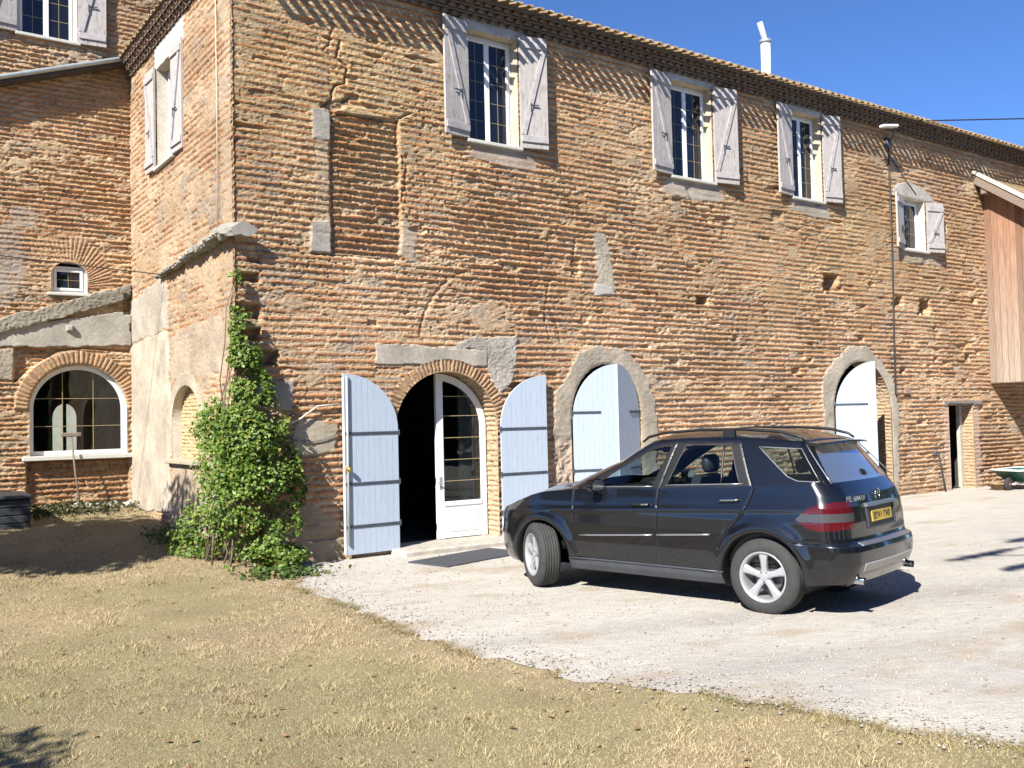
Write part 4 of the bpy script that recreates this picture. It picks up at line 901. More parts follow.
# ------------------------------------------------------------------ the car (u from nose to tail, v to its left, w up)
CH = np.array([-.225, .974]); CH /= np.linalg.norm(CH)
RAX = np.array([3.02, -6.95]) + .90 * np.array([CH[1], -CH[0]])       # rear axle centre
UF, UR = .88, 3.76
car = thing('car', (RAX[0] - CH[0] * 0, RAX[1], 0.), 'dark blue estate car parked on the gravel, its nose towards the open arched door', 'car', rotz=math.atan2(CH[1], CH[0]))
# local: x forward from the rear axle, y left, z up
def loc(u, v, w): return np.stack([UR - np.asarray(u, float), np.asarray(v, float) + 0 * np.asarray(u, float), np.asarray(w, float) + 0 * np.asarray(u, float)], -1)
paint = mat('dark_blue_metallic', (.0075, .0085, .012), .26, metal=.35, var=.12, scale=3, coat=1.0, spec=.5)
trimk = mat('black_trim', (.009, .009, .010), .42, var=.2)
sillp = mat('grey_cladding', (.05, .055, .065), .45, var=.15)
chrome = mat('chrome', (.72, .72, .72), .18, metal=1., var=.05)
satin = mat('satin_metal', (.42, .43, .44), .35, metal=.8, var=.05)
silverp = mat('silver_skid', (.46, .46, .44), .4, metal=.5, var=.1)
rubber = mat('tyre_rubber', (.035, .035, .034), .85, var=.25, scale=14, bump=.01, bscale=90)
alloy = mat('alloy', (.50, .51, .53), .36, metal=.5, var=.06)
redl = mat('red_lens', (.075, .004, .007), .2, var=.15, coat=.25)
clearl = mat('clear_lens', (.06, .057, .057), .2, var=.1, coat=.25)
qglass = glass_mat('car_glass_quarter', (.50, .60, .62), fres=1.3, grey_refl=.03); cglass = glass_mat('car_glass', (.64, .72, .72), fres=1.34); pglass = glass_mat('car_glass_privacy', (.34, .42, .44), fres=1.2, grey_refl=.30)
seatm = mat('seat_leather', (.03, .03, .032), .6, var=.2)
# ---- lower shell
LEN = 4.73; HWD = .945
def ref_path(L0, L1, hw, rf, rr, n_end, n_c, n_side):
    """left half of a rounded rectangle from the front centre to the rear centre"""
    P = []
    for v in np.linspace(0, hw - rf, n_end, endpoint=False): P.append((L0, v))
    for t in np.linspace(0, math.pi / 2, n_c, endpoint=False): P.append((L0 + rf - rf * math.cos(t), hw - rf + rf * math.sin(t)))
    for u in np.linspace(L0 + rf, L1 - rr, n_side, endpoint=False): P.append((u, hw))
    for t in np.linspace(0, math.pi / 2, n_c, endpoint=False): P.append((L1 - rr + rr * math.sin(t), hw - rr + rr * math.cos(t)))
    for v in np.linspace(hw - rr, 0, n_end): P.append((L1, v))
    return np.array(P)
RP = ref_path(-.12, LEN, HWD, .36, .24, 48, 46, 330)
interp = np.interp
def ufront(w): return interp(w, [.2, .3, .45, .62, .70, .85, .95, 1.1, 1.3], [.16, .07, .02, .0, .02, .03, .10, .22, .5])
def urear(w): return interp(w, [.24, .34, .45, .55, .68, .735, .76, .80, .95, 1.10, 1.22, 1.34], [4.50, 4.62, 4.69, 4.725, 4.73, 4.715, 4.655, 4.645, 4.635, 4.615, 4.58, 4.50])
def hwid(w): return interp(w, [.2, .27, .33, .42, .60, .80, .95, 1.05, 1.14, 1.22, 1.36], [.80, .88, .915, .93, .945, .95, .945, .93, .912, .893, .868]) / HWD
def smstep(a, b, x): return sst(a, b, x)
def topw(u): return interp(u, [0, .06, .2, .5, .9, 1.3, 1.7, 2.5, 3.6, 4.2, 4.5, 4.8], [.93, .97, 1.03, 1.10, 1.155, 1.195, 1.21, 1.245, 1.30, 1.325, 1.335, 1.335])
def botw(u): return interp(u, [0, .3, .6, 1.3, 3.2, 4.2, 4.5, 4.8], [.27, .26, .27, .255, .265, .33, .36, .37])
def shell(u0, v0, w):
    wf = smstep(1.0, 0, u0); wr = smstep(3.95, LEN, u0)
    s = np.abs(v0) / HWD
    bow_f = .12 * s ** 2.2 * smstep(.9, .0, u0); bow_r = .07 * s ** 2.4 * smstep(4.0, LEN, u0)
    u = u0 + ufront(w) * wf + bow_f + (urear(w) - LEN) * wr - bow_r
    tap = 1 - .075 * np.clip((1.2 - u0) / 1.2, 0, 1) ** 2 - .03 * np.clip((u0 - 3.7) / 1.03, 0, 1) ** 2
    v = v0 * hwid(w) * tap
    # flared arches
    for uc, r0 in ((UF - .04, .465), (UR, .49)):
        r = np.hypot(u - uc, w - .385); v = v + np.where(v0 > .6, 1, 0) * (.026 * np.exp(-((r - r0 - .0) / .07) ** 2)) * smstep(.30, .42, w)
    # waist crease
    v = v + np.where(v0 > .7, .006 * np.exp(-((w - (.90 + .045 * u)) / .03) ** 2), 0)
    return u, v
def grid(path, tops, bots, n, fn):
    t = np.linspace(0, 1, n)[None]; w = bots[:, None] + (tops - bots)[:, None] * t
    u0 = np.repeat(path[:, :1], n, 1); v0 = np.repeat(path[:, 1:], n, 1)
    return u0, v0, w
def quads(sh):
    i = np.arange(sh[0] * sh[1]).reshape(sh); return np.stack([i[:-1, :-1], i[1:, :-1], i[1:, 1:], i[:-1, 1:]], -1)
def sub(P, F): u, inv = np.unique(F, return_inverse=True); return P.reshape(-1, 3)[u], inv.reshape(F.shape).astype(np.int32)
def both(name, V, F, m, parent, smooth=True, merge=False, label=None):
    """left piece and its mirror as two objects, or one when merged"""
    Vm = V * np.array([1, -1, 1]); Fm = F[:, ::-1]
    if merge:
        o = mesh_obj(name, np.vstack([V, Vm]), np.vstack([F, Fm + len(V)]).astype(np.int32), m, parent, smooth)
        bm = bmesh.new(); bm.from_mesh(o.data); bmesh.ops.remove_doubles(bm, verts=bm.verts, dist=.0015); bm.to_mesh(o.data); bm.free()
        return [o]
    return [mesh_obj(name, V, F, m, parent, smooth), mesh_obj(name, Vm, Fm.copy(), m, parent, smooth)]
pu = RP[:, 0]
def split_loose(o, name):
    """every separate panel of a mesh becomes an object of its own"""
    me = o.data; n = len(me.vertices); par = list(range(n))
    def find(a):
        while par[a] != a: par[a] = par[par[a]]; a = par[a]
        return a
    for e in me.edges:
        a, c = find(e.vertices[0]), find(e.vertices[1])
        if a != c: par[a] = c
    roots = {}
    for p in me.polygons: roots.setdefault(find(p.vertices[0]), []).append(list(p.vertices))
    if len(roots) < 2: return
    V = np.array([tuple(v.co) for v in me.vertices]); ls = sorted(roots.values(), key=len, reverse=True)
    mm = me.materials[0]
    for k, fl in enumerate(ls):
        if len(fl) < 4: continue
        u_ = sorted({i for f in fl for i in f}); mp = {a: i for i, a in enumerate(u_)}
        q = mesh_obj(name, V[u_], [[mp[i] for i in f] for f in fl], mm, car, True)
    bpy.data.objects.remove(o)
u0, v0, w = grid(RP, topw(pu), botw(pu), 96, None)
u, v = shell(u0, v0, w)
onside = (v0 > HWD - .30)
def circ(uc, wc, r, n=64): return [(uc + r * math.cos(t), wc + r * math.sin(t)) for t in np.linspace(0, 2 * math.pi, n, endpoint=False)]
ARF, ARR = circ(UF - .035, .385, .428), circ(UR, .385, .455)
LAMP = None
# features in real side (u,w) or rear (v,w) coordinates, cut where the coordinate applies
DOORF = [(1.40, .40), (1.36, .60), (1.34, 1.3), (2.52, 1.32), (2.50, .40)]
DOORR = [(2.50, .40), (2.52, 1.36), (3.66, 1.40), (3.66, 1.26), (3.56, 1.02), (3.40, .86), (3.28, .66), (3.24, .40)]
SILL = [(1.25, .1), (1.25, .40), (3.35, .40), (3.35, .1)]
BUMPR = [(4.20, .1), (4.20, .80), (4.50, .80), (4.62, .755), (5, .755), (5, .1)]
BUMPF = [(-.5, .1), (-.5, .74), (.55, .74), (.55, .1)]
side_m = (v0 > HWD - .29)
sds = {}
def snap_uw(poly, cell, dom):
    global u, w
    sd, nx, ny = poly_sd(poly, u, w, .3)
    s = (np.abs(sd) < .56 * cell) & dom & ~done
    u = np.where(s, nx, u); w = np.where(s, ny, w); done[:] |= s
    return sd
done = np.zeros(u.shape, bool)
fullside = (pu > .15)[:, None] & (v0 > .55)
for k_, p_ in (('arf', ARF), ('arr', ARR), ('doorf', DOORF), ('doorr', DOORR), ('sill', SILL)): sds[k_] = snap_uw(p_, .012, fullside)
_, v = shell(np.clip(u, 0, LEN), v0, w) if False else (u, v)
# shut lines: a narrow groove round each door and along the tailgate
def groove(sd, wd=.007): return np.exp(-(sd / wd) ** 2)
gr = np.maximum(groove(sds['doorf']), groove(sds['doorr'])) * (w < topw(u) - .002) * fullside
v = v - .010 * gr * np.sign(v0 + 1e-9)
bump_line = np.exp(-((w - .755) / .006) ** 2) * (pu > 4.1)[:, None]; v = v - .012 * bump_line * (v0 / HWD)
P = loc(u, v, w)
F = quads(u.shape)[:, :, ::-1]
fu = (u[:-1, :-1] + u[1:, :-1] + u[1:, 1:] + u[:-1, 1:]) / 4; fw_ = (w[:-1, :-1] + w[1:, :-1] + w[1:, 1:] + w[:-1, 1:]) / 4
fv = (v[:-1, :-1] + v[1:, :-1] + v[1:, 1:] + v[:-1, 1:]) / 4; fp = np.repeat(((pu[1:] + pu[:-1]) / 2)[:, None], fu.shape[1], 1); fv0 = (v0[:-1, :-1] + v0[1:, 1:]) / 2
inside = lambda p, dom=True: (poly_sd(p, fu, fw_)[0] < 0) & dom
lab = np.zeros(fu.shape, int)
sd_ = fv0 > .55
lab[inside(DOORF, sd_)] = 1; lab[inside(DOORR, sd_)] = 2; lab[inside(SILL, sd_)] = 3
lab[(fp > 3.9) & (fw_ < .755) & (fu > UR)] = 4
lab[(fp < .7) & (fw_ < .74) & (fu < UF)] = 5
# tail lamp wraps from the flank to the tailgate: polygon in (path length, w)
ds = np.concatenate([[0], np.cumsum(np.hypot(*np.diff(RP, axis=0).T))]); fs = np.repeat(((ds[1:] + ds[:-1]) / 2)[:, None], fu.shape[1], 1)
s_at_u = lambda q: np.interp(q, pu[:-60], ds[:-60]); s_rear = ds[-1]
LAMPS = [(s_at_u(4.16), .985), (s_at_u(4.22), 1.03), (s_at_u(4.36), 1.10), (s_rear - .86, 1.165), (s_rear - .68, 1.155), (s_rear - .655, 1.10), (s_rear - .64, .93), (s_rear - .68, .895), (s_at_u(4.42), .885), (s_at_u(4.30), .91)]
lampm = poly_sd(LAMPS, fs, fw_)[0] < 0
lab[lampm & (fw_ > .965) & (fw_ < 1.045)] = 7
lab[lampm & ~((fw_ > .965) & (fw_ < 1.045))] = 6
TG = (fp > 4.45) & (fw_ > .755) & (fs > s_rear - .80); lab[TG & (lab == 0)] = 8
HL = [(ds[0] + .55, .86), (ds[0] + .60, .97), (s_at_u(.26), 1.05), (s_at_u(.34), 1.04), (s_at_u(.24), .92), (ds[0] + .66, .82)]
lab[poly_sd(HL, fs, fw_)[0] < 0] = 9
lab[(fs < .42) & (fw_ > .70) & (fw_ < .93)] = 10
lab[(inside(ARF) | inside(ARR)) & sd_] = -1
body = both('body', *sub(P, F[lab == 0]), paint, car, merge=True)[0]; split_loose(body, 'body_panel')
doors_f = both('door', *sub(P, F[lab == 1]), paint, car); doors_r = both('door', *sub(P, F[lab == 2]), paint, car)
both('sill_panel', *sub(P, F[lab == 3]), sillp, car)
rb_ = both('bumper', *sub(P, F[lab == 4]), paint, car, merge=True)[0]; fb_ = both('bumper', *sub(P, F[lab == 5]), paint, car, merge=True)[0]
tls = both('taillight', *sub(P, F[lab == 6]), redl, car); rls = [mesh_obj('lens_band', V_, F_, clearl, t, True) for (V_, F_), t in zip([sub(P, F[lab == 7]), (sub(P, F[lab == 7])[0] * np.array([1, -1, 1]), sub(P, F[lab == 7])[1][:, ::-1].copy())], tls)]
tg = both('tailgate', *sub(P, F[lab == 8]), paint, car, merge=True)[0]
both('headlight', *sub(P, F[lab == 9]), clearl, car); both('grille', *sub(P, F[lab == 10]), trimk, car, merge=True)
# arch lips and wheel wells
def at_side(uu, ww):
    """point on the flank at real (u,w)"""
    a, b_ = shell(np.asarray(uu, float), np.full(np.shape(uu), HWD), np.asarray(ww, float)); return b_
for (uc, r, nm) in ((UF - .035, .428, 'f'), (UR, .455, 'r')):
    t = np.linspace(math.radians(-30), math.radians(210), 56)
    cu, cw = uc + r * np.cos(t), .385 + r * np.sin(t); cw = np.maximum(cw, .262); cv = at_side(cu, cw)
    rings = []
    for dv, dr in ((.006, .002), (-.02, -.012), (-.30, -.002), (-.62, .05)):
        rings.append(loc(uc + (r + dr) * np.cos(t), cv + dv, np.maximum(.385 + (r + dr) * np.sin(t), .25)))
    Pw = np.stack(rings, 1); Vw, Fw = sub(Pw, quads(Pw.shape[:2]).reshape(-1, 4)); both('wheel_well', Vw, Fw, trimk, car)
    mb = MB(); [mb.box(tuple(loc(uc + .46, s_ * .28 - .02, .26)), tuple(loc(uc - .46, s_ * .28 + .02, .90))) for s_ in (1,)]; mb.build('well_liner', trimk, car); mb = MB(); mb.box(tuple(loc(uc + .46, -.30, .26)), tuple(loc(uc - .46, -.26, .90))); mb.build('well_liner', trimk, car)
b = MB(); b.add(loc(np.array([.25, 4.5, 4.5, .25]), np.array([.72, .72, -.72, -.72]), np.array([.27, .33, .33, .27])), [[0, 1, 2, 3]]); b.build('underbody', trimk, car)
# ---- hood
k1 = np.searchsorted(pu, 1.42)
eu, ev, ew = u[:k1, -1], v[:k1, -1], w[:k1, -1]
tv = np.linspace(1, -1, 41)[None]
cr = (.055 + .05 * smstep(.25, 1.3, eu))[:, None] * (1 - np.abs(tv) ** 2.2) * smstep(0, .12, ev)[:, None] * smstep(-.02, .30, eu)[:, None] ** .7
hu = np.repeat(eu[:, None], 41, 1); hv = ev[:, None] * tv; hw_ = ew[:, None] + cr - .0
creaseh = .012 * np.exp(-((np.abs(hv) - .55) / .06) ** 2) * smstep(.4, .8, hu); hw_ = hw_ + creaseh
Ph = loc(hu, hv, hw_); V_, F_ = sub(Ph, quads(hu.shape).reshape(-1, 4)); mesh_obj('bonnet', V_, F_, paint, car, True)
# ---- greenhouse ring
G0, G1, GW = 1.0, 4.60, .90
GP = ref_path(G0, G1, GW, .22, .16, 40, 26, 250)
gu = GP[:, 0]
def gtop(u): return interp(u, [1.9, 2.1, 2.4, 2.8, 3.2, 3.7, 4.2, 4.4], [1.665, 1.715, 1.765, 1.79, 1.795, 1.78, 1.74, 1.72])
def gb_w(u): return topw(u) - .012
def gshell(u0, v0, t):
    """t 0 at the waist, 1 at the gutter"""
    f0 = interp(t, [0, .25, .5, .75, 1], [1.02, 1.27, 1.53, 1.80, 2.10]); r0 = interp(t, [0, .12, .5, .85, 1], [4.50, 4.475, 4.36, 4.25, 4.20])
    s = np.abs(v0) / GW; k = (u0 - G0) / (G1 - G0)
    u = f0 + k * (r0 - f0) + .16 * s ** 2 * smstep(.25, 0, k) - .09 * s ** 2.2 * smstep(.80, 1, k)
    hw = interp(t, [0, .3, .6, .85, .95, 1], [.885, .835, .775, .715, .685, .655]) / GW
    tap = 1 - .05 * np.clip((u - 3.2) / 1.3, 0, 1) ** 2 - .05 * np.clip((2.2 - u) / 1.2, 0, 1) ** 2
    return u, v0 * hw * tap, t
nt_ = 60; T = np.repeat(np.linspace(0, 1, nt_)[None], len(gu), 0); A0 = np.repeat(gu[:, None], nt_, 1); B0 = np.repeat(GP[:, 1:], nt_, 1)
def gpos(u0, v0, t):
    u, v, _ = gshell(u0, v0, t); wb = gb_w(np.clip(u, 1.1, 4.6)); wt = gtop(u)
    # the foot of the windscreen and of the rear glass
    wb = np.where(u0 < G0 + .3, np.maximum(wb, 1.195 + .06 * (1 - (np.abs(v0) / GW) ** 2)), wb)
    return u, v, wb + (wt - wb) * t
u, v, w = gpos(A0, B0, T)
gs = np.concatenate([[0], np.cumsum(np.hypot(*np.diff(GP, axis=0).T))]); gS = np.repeat(gs[:, None], nt_, 1)
WF = [(1.62, 1.235), (2.00, 1.475), (2.32, 1.645), (2.50, 1.695), (2.60, 1.705), (2.43, 1.265), (1.75, 1.235)]
WR = [(2.62, 1.285), (2.79, 1.715), (3.34, 1.715), (3.50, 1.32), (3.1, 1.30)]
WR2 = [(3.30, 1.31), (3.30, 1.5)]
WQ = [(3.66, 1.695), (4.12, 1.675), (4.36, 1.355), (4.13, 1.358), (4.02, 1.40), (3.92, 1.48)]
DFU = [(1.45, 1.1), (1.40, 1.21), (2.02, 1.53), (2.36, 1.70), (2.55, 1.74), (2.67, 1.745), (2.49, 1.1)]
DRU = [(2.49, 1.1), (2.67, 1.745), (3.44, 1.745), (3.66, 1.25), (3.66, 1.1)]
done = np.zeros(u.shape, bool); dom = (B0 > .5) & (A0 > 1.15) & (A0 < 4.55)
gsd = [snap_uw(p_, .012, dom) for p_ in (WF, WR, WQ, DFU, DRU)]
# windscreen and rear window in (distance along the ring, t)
sR = gs[-1]; BLr = [(sR - .78, .06), (sR - .755, .50), (sR - .72, .93), (sR + .1, .93), (sR + .1, .04)]; BLf = [(-.1, .02), (-.1, .965), (.70, .965), (.80, .30), (.80, .02)]
gr = np.maximum(groove(gsd[3]), groove(gsd[4])) * dom; v = v - .008 * gr
P = loc(u, v, w); F = quads(u.shape)[:, :, ::-1]
av = lambda q: (q[:-1, :-1] + q[1:, :-1] + q[1:, 1:] + q[:-1, 1:]) / 4
fu, fv, fw_, fS, fT, fA = av(u), av(v), av(w), av(gS), av(T), av(A0); fdom = (av(B0) > .5) & (fA > 1.12) & (fA < 4.57)
lab = np.zeros(fu.shape, int)
lab[(poly_sd(DFU, fu, fw_)[0] < 0) & fdom] = 4; lab[(poly_sd(DRU, fu, fw_)[0] < 0) & fdom] = 5
for i_, p_ in enumerate((WF, WR, WQ)): lab[(poly_sd(p_, fu, fw_)[0] < 0) & fdom] = i_ + 1
lab[poly_sd(BLr, fS, fT)[0] < 0] = 6; lab[poly_sd(BLf, fS, fT)[0] < 0] = 7
lab[(fS > sR - .84) & (lab == 0)] = 8
inset = P.copy(); inset[..., 1] -= .010 * np.sign(B0)
both('pillars', *sub(P, F[lab == 0]), paint, car, merge=True)
dl = []
for L_, prs, Lf in ((1, doors_f, 4), (2, doors_r, 5)):
    for sgn, d_ in zip((1, -1), prs):
        V_, F_ = sub(inset, F[lab == L_]); V2, F2 = sub(P, F[lab == Lf]); s3 = np.array([1, sgn, 1]); fl_ = (lambda q: q if sgn > 0 else q[:, ::-1].copy())
        mesh_obj('window_pane', V_ * s3, fl_(F_), cglass, d_, True); mesh_obj('window_frame', V2 * s3, fl_(F2), trimk if L_ == 1 else trimk, d_, True)
both('quarter_window', *sub(inset, F[lab == 3]), qglass, car)
rgl = both('rear_window', *sub(P, F[lab == 6]), pglass, car, merge=True)[0]; both('windscreen', *sub(P, F[lab == 7]), cglass, car, merge=True)
both('tailgate_frame', *sub(P, F[lab == 8]), paint, car, merge=True)
# roof lid
eu, ev, ew = u[:, -1], v[:, -1], w[:, -1]
cr = .085 * (1 - np.abs(tv) ** 2.6) * (smstep(2.02, 2.5, eu) * smstep(4.32, 3.7, eu) * .75 + .25 * smstep(2.0, 2.15, eu))[:, None]
hu = np.repeat(eu[:, None], 41, 1); hv = ev[:, None] * tv; Ph = loc(hu, hv, ew[:, None] + cr); V_, F_ = sub(Ph, quads(hu.shape).reshape(-1, 4)); mesh_obj('roof', V_, F_, paint, car, True)
# roof spoiler over the rear window
b = MB(); vs_ = np.linspace(-.60, .60, 21); V_ = []
for q in vs_:
    e_ = .06 * (q / .6) ** 2; cz_ = -.02 * (q / .6) ** 2
    V_ += [tuple(loc(4.02 - e_, q, 1.775 + cz_)), tuple(loc(4.33 - e_, q, 1.745 + cz_)), tuple(loc(4.335 - e_, q, 1.725 + cz_)), tuple(loc(4.20 - e_, q, 1.71 + cz_))]
b.add(V_, [[4 * i + j, 4 * i + 4 + j, 4 * i + 4 + (j + 1) % 4, 4 * i + (j + 1) % 4] for i in range(20) for j in range(4)] + [[0, 1, 2, 3], [83, 82, 81, 80]]); b.build('roof_spoiler', paint, car)
# window outlines and waist strips
def gp_uw(uu, ww):
    """point on the greenhouse flank at real (u,w)"""
    t = np.clip((ww - gb_w(uu)) / (gtop(uu) - gb_w(uu)), 0, 1)
    hw = np.interp(t, [0, .3, .6, .85, .95, 1], [.885, .835, .775, .715, .685, .655]); tap = 1 - .05 * np.clip((uu - 3.2) / 1.3, 0, 1) ** 2 - .05 * np.clip((2.2 - uu) / 1.2, 0, 1) ** 2
    return hw * tap
def line_on(poly, closed, r, name, m, parent, off=.002):
    pts = list(poly) + ([poly[0]] if closed else []); out = []
    for (a, c_), (a2, c2) in zip(pts[:-1], pts[1:]):
        for t in np.linspace(0, 1, 6, endpoint=False): out.append((a + (a2 - a) * t, c_ + (c2 - c_) * t))
    out.append(pts[-1]); res = []
    for sgn in (1, -1):
        mb = MB(); mb.tube([tuple(loc(a, sgn * (gp_uw(a, c_) + off), c_)) for a, c_ in out], r, 6); res.append(mb.build(name, m, parent if not isinstance(parent, list) else parent[0 if sgn > 0 else 1], True))
    return res
line_on([(1.62, 1.228), (2.43, 1.258)], False, .007, 'waist_strip', satin, doors_f); line_on([(2.60, 1.276), (3.54, 1.318)], False, .007, 'waist_strip', satin, doors_r)
line_on(WQ, True, .006, 'window_trim', satin, car); line_on([(4.14, 1.715), (4.46, 1.34)], False, .006, 'pillar_seam', satin, car, -.035)
line_on([(3.26, 1.71), (3.29, 1.32)], False, .011, 'window_divider', trimk, doors_r)
line_on([(2.62, 1.285), (2.79, 1.715), (3.34, 1.715), (3.50, 1.32)], False, .005, 'window_trim', sillp, doors_r)
# flank mouldings, handles
def flank(pts, r, name, m, parents, off=.006, n=6):
    for sgn, p_ in zip((1, -1), parents):
        mb = MB(); q = []
        for (a, c_), (a2, c2) in zip(pts[:-1], pts[1:]):
            for t in np.linspace(0, 1, 8): q.append((a + (a2 - a) * t, c_ + (c2 - c_) * t))
        q = [q[0]] + [b_ for a_, b_ in zip(q[:-1], q[1:]) if b_ != a_]
        mb.tube([tuple(loc(a, sgn * (float(at_side(a, c_)) + off), c_)) for a, c_ in q], r, n); mb.build(name, m, p_, True)
flank([(1.45, .665), (2.46, .73)], .011, 'side_moulding', satin, doors_f); flank([(2.52, .735), (3.18, .78)], .011, 'side_moulding', satin, doors_r)
flank([(2.20, 1.055), (2.42, 1.065)], .017, 'door_handle', trimk, doors_f, .022); flank([(2.33, 1.062), (2.42, 1.066)], .012, 'handle_strip', chrome, doors_f, .034)
flank([(3.28, 1.135), (3.52, 1.15)], .017, 'door_handle', paint, doors_r, .022); flank([(3.30, 1.145), (3.52, 1.158)], .010, 'handle_strip', chrome, doors_r, .034)
flank([(1.30, .395), (3.32, .40)], .012, 'sill_edge', sillp, [car, car], .002)
for sgn in (1, -1):   # mirrors
    mb = MB(); c0 = loc(1.74, sgn * 1.02, 1.255)
    prof = [(-.13, 0), (-.12, .05), (-.05, .085), (.05, .09), (.11, .06), (.13, 0), (.11, -.055), (0, -.08), (-.10, -.06)]
    mb.prism([(y_, z_) for y_, z_ in prof], -.05, .05, Matrix.Translation(c0), axis='x'); mo = mb.build('side_mirror', paint, car)
    bm = bmesh.new(); bm.from_mesh(mo.data); bmesh.ops.bevel(bm, geom=bm.edges[:], offset=.02, segments=2, affect='EDGES'); bm.to_mesh(mo.data); bm.free()
    mb = MB(); mb.box(tuple(c0 + np.array([-.06, -.03 - sgn * .12, -.10])), tuple(c0 + np.array([.02, .03 - sgn * .12, -.02]))); mb.build('mirror_foot', trimk, mo)
    mb = MB(); mb.prism([(y_ * .8, z_ * .78) for y_, z_ in prof], -.056, -.0505, Matrix.Translation(c0), axis='x'); mb.build('mirror_glass', chrome, mo)
    # roof rail
    pts = [(2.16, 1.745), (2.24, 1.80), (2.45, 1.845), (2.9, 1.875), (3.4, 1.878), (3.85, 1.85), (4.06, 1.80), (4.12, 1.755)]
    mb = MB(); mb.tube([tuple(loc(a, sgn * .625, c_)) for a, c_ in pts], [.012, .015, .016, .016, .016, .016, .015, .012], 8); rr_ = mb.build('roof_rail', trimk, car, True)
    mb = MB(); mb.box(tuple(loc(3.34, sgn * .625 - .02, 1.77)), tuple(loc(3.20, sgn * .625 + .02, 1.87))); mb.build('rail_foot', trimk, rr_)
# tail: handle bar over the plate, plate, badge, skid, exhausts
def tail_u(v_, w_): 
    a, _ = shell(np.array(LEN), np.array(abs(v_)), np.array(w_)); return float(a)
def tail_box(v0_, v1_, w0_, w1_, d0, d1, name, m, parent, ch=.006, n=8):
    mb = MB(); qs = np.linspace(v0_, v1_, n + 1); V_ = []
    for q in qs:
        a0, a1 = tail_u(q, w0_), tail_u(q, w1_)
        V_ += [tuple(loc(a0 + d0, q, w0_)), tuple(loc(a0 + d1, q, w0_ + ch)), tuple(loc(a1 + d1, q, w1_ - ch)), tuple(loc(a1 + d0, q, w1_))]
    mb.add(V_, [[4 * i + j, 4 * i + 4 + j, 4 * i + 4 + (j + 1) % 4, 4 * i + (j + 1) % 4][::-1] for i in range(n) for j in range(4)] + [[0, 1, 2, 3], [4 * n + 3, 4 * n + 2, 4 * n + 1, 4 * n]]); return mb.build(name, m, parent)
tail_box(-.38, .38, 1.085, 1.125, -.01, .035, 'tailgate_handle', satin, tg)
tail_box(-.36, .36, .88, 1.08, -.008, .004, 'plate_recess', trimk, tg, .0)
for z0_, z1_ in ((.865, .89),): tail_box(-.36, .36, z0_, z1_, -.01, .014, 'plate_surround', sillp, tg)
for a_, e_ in ((.335, .37), (-.37, -.335)): tail_box(a_, e_, .885, 1.08, -.01, .014, 'plate_surround', sillp, tg)
plate_y = mat('yellow_plate', (.52, .38, .06), .5, var=.12)
npl = tail_box(-.26, .26, .93, 1.045, .0, .013, 'number_plate', plate_y, tg, .003)
# the plate's characters are too soft to read in the photograph: dark strokes of their size
mb = MB(); q = -.235
for wd, kind in ((.05, 'b'), (.05, 'o'), (.05, 'n'), (.05, 'l'), (.03, ' '), (.05, 'o'), (.05, 'n'), (.05, 'b')):
    if kind != ' ':
        segs = {'b': [(0, 0, .3, 1), (.3, 0, 1, .18), (.3, .82, 1, 1), (.7, .18, 1, .82)], 'o': [(0, 0, .3, 1), (.3, 0, 1, .2), (.3, .8, 1, 1)], 'n': [(0, 0, .3, 1), (.7, 0, 1, 1), (.3, .4, .7, .6)], 'l': [(.3, 0, .65, 1)]}[kind]
        for a_, c_, e_, g_ in segs:
            y1_, y2_ = -(q + a_ * .044), -(q + e_ * .044); z1_, z2_ = .95 + c_ * .075, .95 + g_ * .075
            uu = tail_u(0, 1.0) + .0165
            mb.add([tuple(loc(uu - .018 * (z1_ - 1.0), y1_, z1_)), tuple(loc(uu - .018 * (z1_ - 1.0), y2_, z1_)), tuple(loc(uu - .018 * (z2_ - 1.0), y2_, z2_)), tuple(loc(uu - .018 * (z2_ - 1.0), y1_, z2_))], [[0, 1, 2, 3]])
    q += wd + .008
mb.build('plate_characters', trimk, npl)
# star in a ring
c0 = np.array(loc(tail_u(0, 1.2) + .012, 0, 1.19)); mb = MB()
mb.tube([tuple(c0 + np.array([.0, .058 * math.sin(t), .058 * math.cos(t)])) for t in np.linspace(0, 2 * math.pi, 33)], .006, 6, cap=False)
for k_ in range(3):
    t = 2 * math.pi * k_ / 3; d_ = np.array([0, math.sin(t), math.cos(t)]); n_ = np.array([0, math.cos(t), -math.sin(t)])
    mb.add([c0 + d_ * .058, c0 + n_ * .013 - d_ * .008, c0 - n_ * .013 - d_ * .008, c0 + np.array([-.010, 0, 0])], [[0, 1, 3], [0, 3, 2], [1, 2, 3]])
mb.build('emblem', chrome, tg, True)
def lettering(txt, size, M, m, parent, name):
    cu_ = bpy.data.curves.new('t', 'FONT'); cu_.body = txt; cu_.size = size; cu_.extrude = .002; cu_.resolution_u = 3
    ob = bpy.data.objects.new('t', cu_); COL.objects.link(ob); dg = bpy.context.evaluated_depsgraph_get()
    me = bpy.data.meshes.new_from_object(ob.evaluated_get(dg)); bpy.data.objects.remove(ob); me.transform(M); me.materials.clear(); me.materials.append(m)
    o_ = bpy.data.objects.new(name, me); COL.objects.link(o_); o_.parent = parent; return o_
